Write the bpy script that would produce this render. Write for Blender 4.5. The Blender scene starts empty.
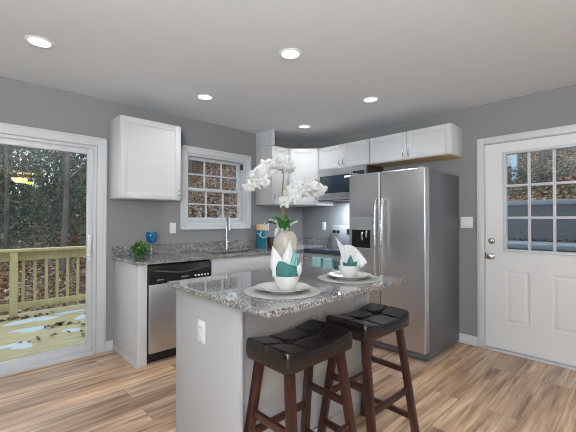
import bpy, bmesh, math, random
from mathutils import Vector, Matrix, Euler
PI = math.pi
S = bpy.context.scene
C = S.collection

# ------------------------------------------------------------------ camera, world, light, exposure
def make_camera():
    yaw, pit, rol = math.radians(46.054), math.radians(.662), math.radians(.108)
    f = Vector((math.cos(yaw)*math.cos(pit), math.sin(yaw)*math.cos(pit), math.sin(pit)))
    r = Vector((math.sin(yaw), -math.cos(yaw), 0))
    u = r.cross(f)
    r2 = r*math.cos(rol) + u*math.sin(rol)
    u2 = u*math.cos(rol) - r*math.sin(rol)
    cd = bpy.data.cameras.new('camera')
    cd.sensor_width = 36; cd.lens = 341.758/576*36
    cd.clip_start = .05; cd.clip_end = 200
    co = bpy.data.objects.new('camera', cd); C.objects.link(co)
    m = Matrix((( r2.x, u2.x, -f.x, -3.795), (r2.y, u2.y, -f.y, -3.618), (r2.z, u2.z, -f.z, 1.274), (0, 0, 0, 1)))
    co.matrix_world = m
    S.camera = co
make_camera()
S.view_settings.view_transform = 'Standard'
S.view_settings.look = 'None'
S.view_settings.gamma = 1
S.view_settings.use_curve_mapping = False
S.view_settings.exposure = 0.0
try: S.cycles.filter_width = 1.0      # crisp edges
except Exception: pass

SKY = 2.2            # overcast sky brightness
LAMP_W = 2.8         # each recessed ceiling lamp
LAMP_COL = (.97, .985, 1.0)
# added fill light behind the camera, aimed up like a bounced flash
BOUNCE_FILL_W = 265.0
fl = bpy.data.lights.new('bounce_fill', 'AREA'); fl.shape = 'DISK'; fl.size = .9; fl.energy = BOUNCE_FILL_W; fl.color = (.83, .94, 1.0)
fo = bpy.data.objects.new('bounce_fill', fl); C.objects.link(fo); fo.location = (-4.9, -4.6, 1.65); fo.rotation_euler = (math.radians(165), math.radians(0), math.radians(-45))
# added soft front fill, unseen behind the camera and facing the kitchen
FRONT_FILL_W = 75.0
ul = bpy.data.lights.new('front_fill', 'AREA'); ul.shape = 'DISK'; ul.size = 1.5; ul.energy = FRONT_FILL_W; ul.color = (.93, .97, 1.0)
uo = bpy.data.objects.new('front_fill', ul); C.objects.link(uo); uo.location = (-5.9, -5.7, 1.35)
uo.rotation_euler = (Vector((-.8, -.8, 1.0)) - Vector((-5.9, -5.7, 1.35))).to_track_quat('-Z', 'Y').to_euler()
w = bpy.data.worlds.new('overcast_sky'); S.world = w; w.use_nodes = True
nt = w.node_tree; bg = nt.nodes['Background']
tc = nt.nodes.new('ShaderNodeTexCoord'); sp = nt.nodes.new('ShaderNodeSeparateXYZ'); rp = nt.nodes.new('ShaderNodeValToRGB')
nt.links.new(tc.outputs['Generated'], sp.inputs[0]); nt.links.new(sp.outputs['Z'], rp.inputs[0]); nt.links.new(rp.outputs[0], bg.inputs['Color'])
rp.color_ramp.elements[0].color = (.84, .89, .95, 1); rp.color_ramp.elements[1].color = (.74, .84, 1.0, 1)
bg.inputs['Strength'].default_value = SKY

# ------------------------------------------------------------------ materials
def lin(r, g=None, b=None):
    if g is None: g = b = r
    f = lambda c: (c/255/12.92 if c/255 <= .04045 else ((c/255+.055)/1.055)**2.4)
    return (f(r), f(g), f(b), 1)
def mat(name, col, rough=.5, metal=0., spec=.5, coat=0., **kw):
    m = bpy.data.materials.new(name); m.use_nodes = True
    b = m.node_tree.nodes['Principled BSDF']
    b.inputs['Base Color'].default_value = col if len(col) == 4 else (*col, 1)
    b.inputs['Roughness'].default_value = rough; b.inputs['Metallic'].default_value = metal
    b.inputs['Specular IOR Level'].default_value = spec
    b.inputs['Coat Weight'].default_value = coat
    for k, v in kw.items(): b.inputs[k.replace('_', ' ')].default_value = v
    return m
def nodes(m): return m.node_tree.nodes, m.node_tree.links, m.node_tree.nodes['Principled BSDF']
def ramp(N, stops, interp='LINEAR'):
    r = N.new('ShaderNodeValToRGB'); e = r.color_ramp.elements; r.color_ramp.interpolation = interp
    while len(e) < len(stops): e.new(.5)
    for k, (p, c) in enumerate(stops): e[k].position = p; e[k].color = c if len(c) == 4 else (*c, 1)
    return r
def coords(N, L, scale=(1, 1, 1), rot=(0, 0, 0), kind='Object'):
    t = N.new('ShaderNodeTexCoord'); m = N.new('ShaderNodeMapping')
    m.inputs['Scale'].default_value = scale; m.inputs['Rotation'].default_value = rot
    L.new(t.outputs[kind], m.inputs[0]); return m.outputs[0]
def noise(N, L, vec, scale, detail=4, rough=.55, dist=0.):
    n = N.new('ShaderNodeTexNoise'); n.inputs['Scale'].default_value = scale; n.inputs['Detail'].default_value = detail
    n.inputs['Roughness'].default_value = rough; n.inputs['Distortion'].default_value = dist
    L.new(vec, n.inputs['Vector']); return n
def mixc(N, L, a, b, fac, mode='MIX'):
    x = N.new('ShaderNodeMix'); x.data_type = 'RGBA'; x.blend_type = mode
    for s, v in ((x.inputs[6], a), (x.inputs[7], b), (x.inputs[0], fac)):
        if hasattr(v, 'is_output'): L.new(v, s)
        else: s.default_value = v
    return x.outputs[2]
def bump(N, L, b, h, strength=.2, dist=.002):
    bp = N.new('ShaderNodeBump'); bp.inputs['Strength'].default_value = strength; bp.inputs['Distance'].default_value = dist
    L.new(h, bp.inputs['Height']); L.new(bp.outputs[0], b.inputs['Normal'])

def paint(name, col, rough=.7, bs=.05):
    m = mat(name, col, rough, spec=.3); N, L, b = nodes(m)
    n = noise(N, L, coords(N, L), 120, 3); bump(N, L, b, n.outputs['Fac'], bs, .001); return m
M = {}
M['wall'] = paint('grey_wall_paint', (.262, .261, .262, 1))
M['ceiling'] = paint('white_ceiling_paint', (.765, .80, .835, 1), .85, .1)
M['trim'] = mat('white_trim_paint', (.64, .65, .665), .35)
M['cab'] = mat('white_cabinet_paint', (.64, .645, .655), .38)
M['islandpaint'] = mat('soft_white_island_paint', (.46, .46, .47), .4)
M['doorpaint'] = mat('white_door_paint', (.78, .785, .79), .4)
M['vinyl'] = mat('white_vinyl', (.62, .63, .655), .35)
M['maple'] = mat('raw_maple', (.78, .54, .27), .5)
M['plate'] = mat('white_plastic', (.82, .82, .82), .35)
M['slot'] = mat('dark_slot', (.03, .03, .03), .5)
M['ceramic'] = mat('white_ceramic', (.66, .655, .63), .12, coat=.4)
M['chrome'] = mat('brushed_nickel', (.62, .61, .59), .22, 1)
M['blackplastic'] = mat('black_plastic', (.012, .012, .013), .25)
M['blackglass'] = mat('black_glass', (.022, .033, .055), .05, coat=.5)  # bluish base stands in for the room's reflection in the glass
M['greyplastic'] = mat('grey_plastic', (.27, .28, .29), .4)
M['rubber'] = mat('dark_rubber', (.03, .03, .03), .7)
def steel(name, col, rough, axis):
    m = mat(name, col, rough, 1); N, L, b = nodes(m)
    return m
M['steel'] = steel('brushed_stainless_steel', (.60, .61, .63), .34, 'h')
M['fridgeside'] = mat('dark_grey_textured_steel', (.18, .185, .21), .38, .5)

def granite():
    m = mat('speckled_granite', (.4, .4, .4), .09, spec=.6, coat=.6); N, L, b = nodes(m)
    v = coords(N, L)
    n0 = noise(N, L, v, 14, 3)
    n1 = noise(N, L, v, 95, 4, .7)
    r1 = ramp(N, [(.39, (.018, .018, .02)), (.455, (.115, .11, .107)), (.535, (.27, .262, .255)), (.64, (.52, .51, .50))]); L.new(n1.outputs['Fac'], r1.inputs[0])
    vo = N.new('ShaderNodeTexVoronoi'); vo.inputs['Scale'].default_value = 130; L.new(v, vo.inputs['Vector'])
    r2 = ramp(N, [(0, (.02, .02, .023)), (.24, (.11, .105, .10)), (.54, (.26, .25, .243)), (.92, (.52, .51, .50))]); 
    sx = N.new('ShaderNodeSeparateColor'); L.new(vo.outputs['Color'], sx.inputs[0]); L.new(sx.outputs[0], r2.inputs[0])
    c = mixc(N, L, r1.outputs[0], r2.outputs[0], .5)
    r0 = ramp(N, [(.35, (.8, .8, .82)), (.65, (1.15, 1.13, 1.1))]); L.new(n0.outputs['Fac'], r0.inputs[0])
    c = mixc(N, L, c, r0.outputs[0], 1.0, 'MULTIPLY')
    L.new(c, b.inputs['Base Color']); return m
M['granite'] = granite()

def floor_mat():
    m = mat('wood_plank_floor', (.4, .3, .2), .27, spec=.45); N, L, b = nodes(m)
    v = coords(N, L)
    br = N.new('ShaderNodeTexBrick'); L.new(v, br.inputs['Vector'])
    br.offset = .37; br.inputs['Scale'].default_value = 1; br.inputs['Brick Width'].default_value = 1.22; br.inputs['Row Height'].default_value = .18
    br.inputs['Mortar Size'].default_value = .0012; br.inputs['Mortar Smooth'].default_value = .3
    br.inputs['Color1'].default_value = (0, 0, 0, 1); br.inputs['Color2'].default_value = (1, 1, 1, 1); br.inputs['Mortar'].default_value = (.5, .5, .5, 1)
    sh = N.new('ShaderNodeVectorMath'); sh.operation = 'MULTIPLY_ADD'
    L.new(br.outputs['Color'], sh.inputs[0]); sh.inputs[1].default_value = (7, 5, 3); L.new(v, sh.inputs[2])
    mp = N.new('ShaderNodeMapping'); mp.inputs['Scale'].default_value = (.9, 13, 1); L.new(sh.outputs[0], mp.inputs[0])
    n1 = noise(N, L, mp.outputs[0], 1.5, 6, .6, .35)
    mp2 = N.new('ShaderNodeMapping'); mp2.inputs['Scale'].default_value = (.7, 4, 1); L.new(sh.outputs[0], mp2.inputs[0])
    n2 = noise(N, L, mp2.outputs[0], 1.3, 3, .5, .4)
    grain = ramp(N, [(.24, (.17, .092, .055)), (.38, (.38, .24, .145)), (.52, (.60, .415, .27)), (.66, (.73, .53, .365)), (.8, (.78, .63, .49))])
    L.new(n1.outputs['Fac'], grain.inputs[0])
    blotch = ramp(N, [(.33, (.66, .62, .62)), (.5, (.95, .95, .96)), (.68, (1.12, 1.10, 1.07))]); L.new(n2.outputs['Fac'], blotch.inputs[0])
    tint = ramp(N, [(0, (.62, .58, .60)), (.3, (1.0, .97, .94)), (.6, (.88, .90, .97)), (1, (1.10, 1.04, .98))]); L.new(br.outputs['Color'], tint.inputs[0])
    c = mixc(N, L, grain.outputs[0], blotch.outputs[0], 1., 'MULTIPLY')
    c = mixc(N, L, c, tint.outputs[0], 1., 'MULTIPLY')
    mp3 = N.new('ShaderNodeMapping'); mp3.inputs['Scale'].default_value = (2.2, 46, 1); L.new(sh.outputs[0], mp3.inputs[0])
    n3 = noise(N, L, mp3.outputs[0], 1.5, 6, .7, .3)
    fine = ramp(N, [(.29, (.40, .35, .32)), (.37, (.80, .77, .75)), (.52, (1.04, 1.03, 1.02)), (.75, (1.16, 1.15, 1.14))]); L.new(n3.outputs['Fac'], fine.inputs[0])
    c = mixc(N, L, c, fine.outputs[0], 1., 'MULTIPLY')
    c = mixc(N, L, c, (.09, .055, .04, 1), br.outputs['Fac'])
    L.new(c, b.inputs['Base Color'])
    bump(N, L, b, n1.outputs['Fac'], .12, .002)
    return m
M['floor'] = floor_mat()

def wood(name, c0, c1, rough=.35, scale=(30, 30, 3), coat=0):
    m = mat(name, c0, rough, coat=coat); N, L, b = nodes(m)
    n = noise(N, L, coords(N, L, scale), 1, 5, .6, .5); r = ramp(N, [(.3, c0), (.7, c1)]); L.new(n.outputs['Fac'], r.inputs[0]); L.new(r.outputs[0], b.inputs['Base Color'])
    return m
M['stoolwood'] = wood('mahogany_stained_wood', (.020, .006, .004), (.052, .014, .010), .28, coat=.2)
M['deckwood'] = wood('pressure_treated_lumber', (.36, .305, .155), (.50, .435, .255), .8, (3, 25, 25))
M['railwood'] = wood('pale_treated_lumber', (.42, .35, .17), (.55, .475, .265), .75, (20, 20, 3))
def leather():
    m = mat('dark_brown_leather', (.012, .010, .010), .22, spec=.5); N, L, b = nodes(m)
    vo = N.new('ShaderNodeTexVoronoi'); vo.inputs['Scale'].default_value = 380; L.new(coords(N, L), vo.inputs['Vector'])
    bump(N, L, b, vo.outputs['Distance'], .10, .0005)
    n = noise(N, L, coords(N, L), 9, 3); r = ramp(N, [(.35, (.006, .005, .005)), (.7, (.016, .012, .011))]); L.new(n.outputs['Fac'], r.inputs[0]); L.new(r.outputs[0], b.inputs['Base Color'])
    return m
M['leather'] = leather()
def pane_glass(name='window_glass', tint=(.93, .96, .96, 1), ior=1.5):
    m = bpy.data.materials.new(name); m.use_nodes = True; N, L = m.node_tree.nodes, m.node_tree.links
    N.remove(N['Principled BSDF']); out = N['Material Output']
    t = N.new('ShaderNodeBsdfTransparent'); t.inputs[0].default_value = tint
    g = N.new('ShaderNodeBsdfGlossy'); g.inputs['Roughness'].default_value = .0
    fr = N.new('ShaderNodeFresnel'); fr.inputs['IOR'].default_value = ior
    x = N.new('ShaderNodeMixShader'); L.new(fr.outputs[0], x.inputs[0]); L.new(t.outputs[0], x.inputs[1]); L.new(g.outputs[0], x.inputs[2]); L.new(x.outputs[0], out.inputs[0])
    return m
M['glass'] = pane_glass()
def emit(name, col, st):
    m = bpy.data.materials.new(name); m.use_nodes = True; b = m.node_tree.nodes['Principled BSDF']
    b.inputs['Base Color'].default_value = (.8, .8, .8, 1); b.inputs['Emission Color'].default_value = (*col, 1); b.inputs['Emission Strength'].default_value = st
    return m
M['lens'] = emit('lit_lamp_lens', (1, .97, .92), 2.5)
M['display'] = emit('lit_display', (.8, .95, 1), 1.2)

# ------------------------------------------------------------------ mesh helpers
def merge(bm, tb, mtx=None):
    if mtx is not None: bmesh.ops.transform(tb, matrix=mtx, verts=tb.verts)
    me = bpy.data.meshes.new('t'); tb.to_mesh(me); tb.free(); bm.from_mesh(me); bpy.data.meshes.remove(me)
def box(bm, x0, x1, y0, y1, z0, z1, bev=0, seg=2, mtx=None):
    tb = bmesh.new(); bmesh.ops.create_cube(tb, size=1)
    for v in tb.verts:
        v.co = Vector((x0+(v.co.x+.5)*(x1-x0), y0+(v.co.y+.5)*(y1-y0), z0+(v.co.z+.5)*(z1-z0)))
    if x1 < x0 or y1 < y0 or z1 < z0: bmesh.ops.recalc_face_normals(tb, faces=tb.faces)
    if bev > 0: bmesh.ops.bevel(tb, geom=tb.edges[:], offset=bev, segments=seg, affect='EDGES', profile=.5)
    merge(bm, tb, mtx); return bm
def Box(*a, **k): return box(bmesh.new(), *a, **k)
def prism(bm, pts, z0, z1, bev=0, mtx=None):
    tb = bmesh.new(); lo = [tb.verts.new((x, y, z0)) for x, y in pts]; hi = [tb.verts.new((x, y, z1)) for x, y in pts]
    tb.faces.new(lo[::-1]); tb.faces.new(hi); n = len(pts)
    for i in range(n): tb.faces.new((lo[i], lo[(i+1) % n], hi[(i+1) % n], hi[i]))
    bmesh.ops.recalc_face_normals(tb, faces=tb.faces)
    if bev: bmesh.ops.bevel(tb, geom=tb.edges[:], offset=bev, segments=2, affect='EDGES', profile=.5)
    merge(bm, tb, mtx); return bm
def lathe(bm, prof, n=32, c=(0, 0, 0), mtx=None, ridge=None):
    tb = bmesh.new(); rings = []
    for r, z in prof:
        if r < 1e-5: rings.append([tb.verts.new((0, 0, z))])
        else: rings.append([tb.verts.new((r*math.cos(2*PI*i/n), r*math.sin(2*PI*i/n), z)) for i in range(n)])
    for a, b in zip(rings, rings[1:]):
        if len(a) == 1 and len(b) == 1: continue
        for i in range(n):
            j = (i+1) % n
            if len(a) == 1: tb.faces.new((a[0], b[i], b[j]))
            elif len(b) == 1: tb.faces.new((a[i], a[j], b[0]))
            else: tb.faces.new((a[i], a[j], b[j], b[i]))
    bmesh.ops.recalc_face_normals(tb, faces=tb.faces)
    bmesh.ops.translate(tb, vec=Vector(c), verts=tb.verts)
    merge(bm, tb, mtx); return bm
def catmull(P, k=6):
    P = [Vector(p) for p in P]; Q = [2*P[0]-P[1]] + P + [2*P[-1]-P[-2]]; out = []
    for i in range(1, len(Q)-2):
        a, b, c, d = Q[i-1:i+3]
        for s in range(k):
            t = s/k
            out.append(.5*((2*b)+(c-a)*t+(2*a-5*b+4*c-d)*t*t+(3*b-a-3*c+d)*t**3))
    out.append(P[-1]); return out
def tube(bm, pts, r, n=10, smooth=0, sx=1., up=None):
    P = catmull(pts, smooth) if smooth else [Vector(p) for p in pts]
    R = r if isinstance(r, (list, tuple)) else [r]*len(P)
    if len(R) != len(P): R = [R[0]+(R[-1]-R[0])*i/(len(P)-1) for i in range(len(P))]
    prev = None; rings = []
    nrm = Vector(up) if up else None
    for i, p in enumerate(P):
        t = (P[min(i+1, len(P)-1)]-P[max(i-1, 0)]).normalized()
        if nrm is None: nrm = t.orthogonal().normalized()
        nrm = (nrm - t*nrm.dot(t)).normalized(); bi = t.cross(nrm)
        rings.append([bm.verts.new(p + (nrm*math.cos(2*PI*k/n)*sx + bi*math.sin(2*PI*k/n))*R[i]) for k in range(n)])
    for a, b in zip(rings, rings[1:]):
        for k in range(n): bm.faces.new((a[k], a[(k+1) % n], b[(k+1) % n], b[k]))
    bm.faces.new(rings[0][::-1]); bm.faces.new(rings[-1]); return bm
def bar(bm, a, b, sx, sy, bev=.003, xdir=(1, 0, 0), vertical_ends=False):
    """square bar from a to b; with vertical_ends both ends are cut level"""
    a, b = Vector(a), Vector(b); d = b-a; L = d.length; z = d.normalized(); x = Vector(xdir); x = (x-z*x.dot(z)).normalized(); y = z.cross(x)
    m = Matrix((( x.x, y.x, z.x, a.x), (x.y, y.y, z.y, a.y), (x.z, y.z, z.z, a.z), (0, 0, 0, 1)))
    if vertical_ends:
        tb = bmesh.new(); bmesh.ops.create_cube(tb, size=1)
        for v in tb.verts:
            base = b if v.co.z > 0 else a
            v.co = Vector((base.x+v.co.x*sx, base.y+v.co.y*sy, base.z))
        bmesh.ops.bevel(tb, geom=tb.edges[:], offset=bev, segments=2, affect='EDGES', profile=.5); merge(bm, tb); return bm
    return box(bm, -sx/2, sx/2, -sy/2, sy/2, 0, L, bev, mtx=m)
def cyl(bm, a, b, r, n=20):
    return tube(bm, [a, b], r, n)
def sphere(bm, c, r, s=(1, 1, 1), n=12):
    tb = bmesh.new(); bmesh.ops.create_uvsphere(tb, u_segments=n*2, v_segments=n, radius=r)
    for v in tb.verts: v.co = Vector((v.co.x*s[0]+c[0], v.co.y*s[1]+c[1], v.co.z*s[2]+c[2]))
    merge(bm, tb); return bm
def grid(bm, f, nu, nv):
    V = [[bm.verts.new(f(i/nu, j/nv)) for j in range(nv+1)] for i in range(nu+1)]
    for i in range(nu):
        for j in range(nv): bm.faces.new((V[i][j], V[i+1][j], V[i+1][j+1], V[i][j+1]))
    return bm

def obj(name, bm, m, parent=None, smooth=True, local=False):
    """one mesh object; geometry is written in world metres and moved into its parent's frame unless local"""
    me = bpy.data.meshes.new(name)
    if parent is not None and not local:
        o = Vector((0, 0, 0)); p = parent
        while p is not None: o += p.location; p = p.parent
        bmesh.ops.translate(bm, vec=-o, verts=bm.verts)
    bm.to_mesh(me); bm.free()
    me.materials.append(M[m] if isinstance(m, str) else m)
    if smooth:
        for p in me.polygons: p.use_smooth = True
        try: me.set_sharp_from_angle(angle=math.radians(38))
        except Exception: pass
    ob = bpy.data.objects.new(name, me); C.objects.link(ob)
    if parent is not None: ob.parent = parent
    return ob
def thing(name, label, cat, loc=(0, 0, 0), rz=0, group=None):
    o = bpy.data.objects.new(name, None); C.objects.link(o); o.empty_display_size = .1
    o.location = loc; o.rotation_euler = (0, 0, rz); o['label'] = label; o['category'] = cat
    if group: o['group'] = group
    return o
def tag(o, label, cat, group=None, kind=None):
    o['label'] = label; o['category'] = cat
    if group: o['group'] = group
    if kind: o['kind'] = kind
    return o
def struct(name, bm, m, parent=None, **k):
    o = obj(name, bm, m, parent, **k); o['kind'] = 'structure'; return o
def set_origin(o, loc):
    """put a single-mesh thing's origin at its base"""
    loc = Vector(loc); o.data.transform(Matrix.Translation(-loc)); o.location = loc; return o
def dup(root, loc, rz, label, group=None):
    r = root.copy(); C.objects.link(r); r.location = loc; r.rotation_euler = (0, 0, rz); r['label'] = label
    if group: r['group'] = group
    for ch in list(root.children):
        c = ch.copy(); C.objects.link(c); c.parent = r
        for g in ch.children:
            d = g.copy(); C.objects.link(d); d.parent = c
    return r

# ------------------------------------------------------------------ the room
X0, Y0, H = -7.0, -8.6, 2.44
struct('floor', Box(X0-.15, .15, Y0-.15, .15, -.12, 0), 'floor', smooth=False)
struct('ceiling', Box(X0-.15, .15, Y0-.15, .15, H, H+.12), 'ceiling', smooth=False)
def wall_with_holes(a0, a1, holes, mk):
    bm = bmesh.new(); cuts = sorted(holes); a = a0
    for h0, h1, z0, z1 in cuts:
        mk(bm, a, h0, 0, H)
        if z0 > 0: mk(bm, h0, h1, 0, z0)
        mk(bm, h0, h1, z1, H); a = h1
    mk(bm, a, a1, 0, H); return bm
SL0, SL1, SLT = -4.69, -2.845, 1.975          # sliding door opening
W0, W1, WB, WT = -1.925, -1.082, 1.235, 2.042 # window opening
D0, D1, DT = -3.45, -2.518, 2.034            # entry door opening (y)
struct('wall_left', wall_with_holes(X0-.15, .15, [(SL0, SL1, 0, SLT), (W0, W1, WB, WT)], lambda bm, a, b, z0, z1: box(bm, a, b, 0, .15, z0, z1)), 'wall', smooth=False)
struct('wall_right', wall_with_holes(Y0, 0, [(D0, D1, 0, DT)], lambda bm, a, b, z0, z1: box(bm, 0, .15, a, b, z0, z1)), 'wall', smooth=False)
struct('wall_rear', Box(X0, 0, Y0-.15, Y0, 0, H), 'wall', smooth=False)
struct('wall_side', Box(X0-.15, X0, Y0, 0, 0, H), 'wall', smooth=False)
bm = Box(-2.76, -2.695, -.014, 0, 0, .095, .003); box(bm, -2.76, -2.695, -.022, 0, 0, .02, .004)
struct('baseboard_left', bm, 'trim')
bm = Box(-.014, 0, -2.456, -1.0, 0, .095, .003); box(bm, -.022, 0, -2.456, -2.26, 0, .02, .004)
struct('baseboard_right', bm, 'trim')
bm = Box(-.014, 0, Y0, -3.515, 0, .095, .003); struct('baseboard_front', bm, 'trim')
bm = Box(X0, -4.79, -.014, 0, 0, .095, .003); struct('baseboard_far', bm, 'trim')
# pipe chase above the window-side cabinet
struct('trim_1', Box(-.911, -.80, -.245, 0, 2.237, H, .002), 'cab')
struct('trim_2', Box(-.914, -.872, -.34, -.245, 2.237, H, .002), 'trim')

# sliding glass door
d1 = struct('door_1', bmesh.new(), 'vinyl')
bm = bmesh.new()
cas = .084
for a, b, z0, z1 in ((SL1, SL1+cas, 0, SLT+cas), (SL0-cas, SL0, 0, SLT+cas), (SL0, SL1, SLT, SLT+cas)):
    box(bm, a, b, -.018, 0, z0, z1, .004)
for a, b, z0, z1 in ((SL1+.062, SL1+cas-.004, 0, SLT+cas-.004), (SL0-cas, SL1+cas-.004, SLT+.062, SLT+cas-.004)):
    box(bm, a, b, -.024, -.01, z0, z1, .004)
struct('casing', bm, 'trim', d1)
bm = bmesh.new()
box(bm, SL1-.03, SL1, .0, .15, 0, SLT, .003); box(bm, SL0, SL0+.03, .0, .15, 0, SLT, .003); box(bm, SL0+.03, SL1-.03, 0, .15, SLT-.03, SLT, .003)
box(bm, SL0+.03, SL1-.03, -.022, .15, 0, .035, .004)
struct('door_frame', bm, 'vinyl', d1)
def panel(x0, x1, yc, name):
    bm = bmesh.new(); s = .045
    z0, z1 = .035, SLT-.03
    for a, b, c, d in ((x0, x0+s, z0, z1), (x1-s, x1, z0, z1), (x0+s, x1-s, z0, z0+.065), (x0+s, x1-s, z1-.05, z1)):
        box(bm, a, b, yc-.02, yc+.02, c, d, .003)
    p = struct(name, bm, 'vinyl', d1)
    struct('glass_pane', Box(x0+s-.004, x1-s+.004, yc-.002, yc+.002, z0+.061, z1-.046), 'glass', p, smooth=False)
    return p
pa = panel(-3.82, SL1-.03, .042, 'sliding_panel')
panel(SL0+.03, -3.74, .10, 'fixed_panel')
bm = bmesh.new(); hx = -2.903
tube(bm, [(hx, .022, .965), (hx, -.012, .975), (hx, -.018, 1.03), (hx, -.012, 1.085), (hx, .022, 1.095)], .008, 8, 5)
box(bm, hx-.013, hx+.013, .014, .024, .93, 1.13, .003); box(bm, hx-.006, hx+.006, -.006, .02, .885, .905, .002)
struct('door_handle', bm, 'plate', pa)

# kitchen window
w1 = struct('window_1', bmesh.new(), 'trim')
bm = bmesh.new(); cw = .079
for a, b, z0, z1 in ((W0-cw, W0, WB-cw, WT+cw), (W1, W1+cw, WB-cw, WT+cw), (W0, W1, WT, WT+cw), (W0, W1, WB-cw, WB)):
    box(bm, a, b, -.018, 0, z0, z1, .004)
for a, b, z0, z1 in ((W0-cw+.003, W0-cw+.028, WB-cw+.003, WT+cw-.003), (W1+cw-.028, W1+cw-.003, WB-cw+.003, WT+cw-.003), (W0-cw+.003, W1+cw-.003, WT+cw-.028, WT+cw-.003), (W0-cw+.003, W1+cw-.003, WB-cw+.003, WB-cw+.028)):
    box(bm, a, b, -.024, -.008, z0, z1, .004)
struct('window_casing', bm, 'trim', w1)
bm = bmesh.new(); j = .024
box(bm, W0, W0+j, 0, .15, WB, WT); box(bm, W1-j, W1, 0, .15, WB, WT); box(bm, W0+j, W1-j, 0, .15, WT-j, WT); box(bm, W0+j, W1-j, -.004, .15, WB, WB+.02, .002)
struct('window_jamb', bm, 'vinyl', w1)
WM = 1.635
def sash(z0, z1, yc, name, rail0, rail1, gx):
    x0, x1 = W0+j, W1-j; s = .036
    bm = bmesh.new()
    box(bm, x0, x0+s, yc-.017, yc+.017, z0, z1, .003); box(bm, x1-s-gx, x1, yc-.017, yc+.017, z0, z1, .003)
    box(bm, x0+s, x1-s-gx, yc-.017, yc+.017, z0, z0+rail0, .003); box(bm, x0+s, x1-s-gx, yc-.017, yc+.017, z1-rail1, z1, .003)
    g0, g1, h0, h1 = x0+s, x1-s-gx, z0+rail0, z1-rail1
    for k in (1, 2): 
        xx = g0+(g1-g0)*k/3; box(bm, xx-.009, xx+.009, yc-.010, yc+.010, h0, h1, .002)
    zz = (h0+h1)/2; box(bm, g0, g1, yc-.0095, yc+.0095, zz-.009, zz+.009, .002)
    o = struct(name, bm, 'vinyl', w1)
    struct('glass_pane', Box(g0-.003, g1+.003, yc-.002, yc+.002, h0-.003, h1+.003), 'glass', o, smooth=False)
sash(WM-.02, WT-j, .118, 'upper_sash', .036, .03, 0)
sash(WB+.02, WM+.02, .080, 'lower_sash', .045, .036, 0)
struct('sash_lock', Box(W1-j-.016, W1-j, .03, .07, 1.93, 2.0, .003), 'slot', w1)

# entry door
d2 = struct('door_2', bmesh.new(), 'doorpaint')
bm = bmesh.new(); cs = .065
for a, b, z0, z1 in ((D1, D1+cs, 0, DT+.062), (D0-cs, D0, 0, DT+.062), (D0, D1, DT, DT+.062)):
    box(bm, -.018, 0, a, b, z0, z1, .004)
struct('casing', bm, 'trim', d2)
bm = bmesh.new()
box(bm, 0, .15, D1-.006, D1, 0, DT); box(bm, 0, .15, D0, D0+.006, 0, DT); box(bm, 0, .15, D0, D1, DT-.006, DT)
box(bm, .05, .07, D1-.02, D1, 0, DT); box(bm, .05, .07, D0, D0+.02, 0, DT); box(bm, .05, .07, D0, D1, DT-.022, DT)
struct('door_jamb', bm, 'trim', d2)
struct('threshold', Box(-.02, .15, D0, D1, 0, .018, .004), 'trim', d2)
sy0, sy1, sz0, sz1 = D0+.009, D1-.009, .03, DT-.010
gy0, gy1, gz0, gz1 = -3.262, -2.703, .992, 1.912
bm = bmesh.new(); xa, xb = .002, .046
def xbox(bm, y0, y1, z0, z1, x0=xa, x1=xb, bev=0): return box(bm, x0, x1, y0, y1, z0, z1, bev)
LPz0, LPz1 = .292, .79; pans = [(-2.892, -2.700), (-3.262, -3.054)]
xbox(bm, sy0, sy1, gz1, sz1); xbox(bm, gy1, sy1, gz0, gz1); xbox(bm, sy0, gy0, gz0, gz1)
xbox(bm, sy0, sy1, LPz1, gz0); xbox(bm, sy0, sy1, sz0, LPz0)
xbox(bm, pans[0][1], sy1, LPz0, LPz1); xbox(bm, pans[1][1], pans[0][0], LPz0, LPz1); xbox(bm, sy0, pans[1][0], LPz0, LPz1)
slab = struct('door_slab', bm, 'doorpaint', d2, smooth=False)
for p0, p1 in pans:
    bm = bmesh.new()
    xbox(bm, p0, p1, LPz0, LPz1, .020, .04)
    # moulded frame then raised field
    tb = bmesh.new(); 
    def ring(inset, x): return [tb.verts.new((x, y, z)) for y, z in ((p0+inset, LPz0+inset), (p1-inset, LPz0+inset), (p1-inset, LPz1-inset), (p0+inset, LPz1-inset))]
    R = [ring(0, .002), ring(.010, .007), ring(.020, .008), ring(.040, .003)]
    for A, B in zip(R, R[1:]):
        for k in range(4): tb.faces.new((A[k], A[(k+1) % 4], B[(k+1) % 4], B[k]))
    tb.faces.new(R[-1]); bmesh.ops.recalc_face_normals(tb, faces=tb.faces); merge(bm, tb)
    struct('door_panel', bm, 'doorpaint', slab, smooth=False)
bm = bmesh.new(); fw = .022
for a, b, c, d in ((gy0-fw, gy0+.004, gz0-fw, gz1+fw), (gy1-.004, gy1+fw, gz0-fw, gz1+fw), (gy0, gy1, gz1-.004, gz1+fw), (gy0, gy1, gz0-fw, gz0+.004)):
    xbox(bm, a, b, c, d, -.010, .055, .004)
for k in (1, 2):
    yy = gy0+(gy1-gy0)*k/3; xbox(bm, yy-.011, yy+.011, gz0, gz1, .008, .036, .003)
    zz = gz0+(gz1-gz0)*k/3; xbox(bm, gy0, gy1, zz-.011, zz+.011, .0085, .0355, .003)
lf = struct('window_frame', bm, 'vinyl', slab)
struct('glass_pane', Box(.021, .025, gy0-.002, gy1+.002, gz0-.002, gz1+.002), 'glass', lf, smooth=False)
def knob_x(z, y, prof):   # lathe about an axis pointing into the room (-X)
    return lathe(bmesh.new(), prof, 24, mtx=Matrix.Translation((0, y, z)) @ Matrix.Rotation(-PI/2, 4, 'Y'))
struct('door_knob', knob_x(.922, -2.58, [(0, -.005), (.032, -.005), (.032, .006), (.028, .010), (.013, .014), (.012, .032), (.022, .040), (.028, .052), (.026, .064), (.015, .071), (0, .072)]), 'chrome', slab)
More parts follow.
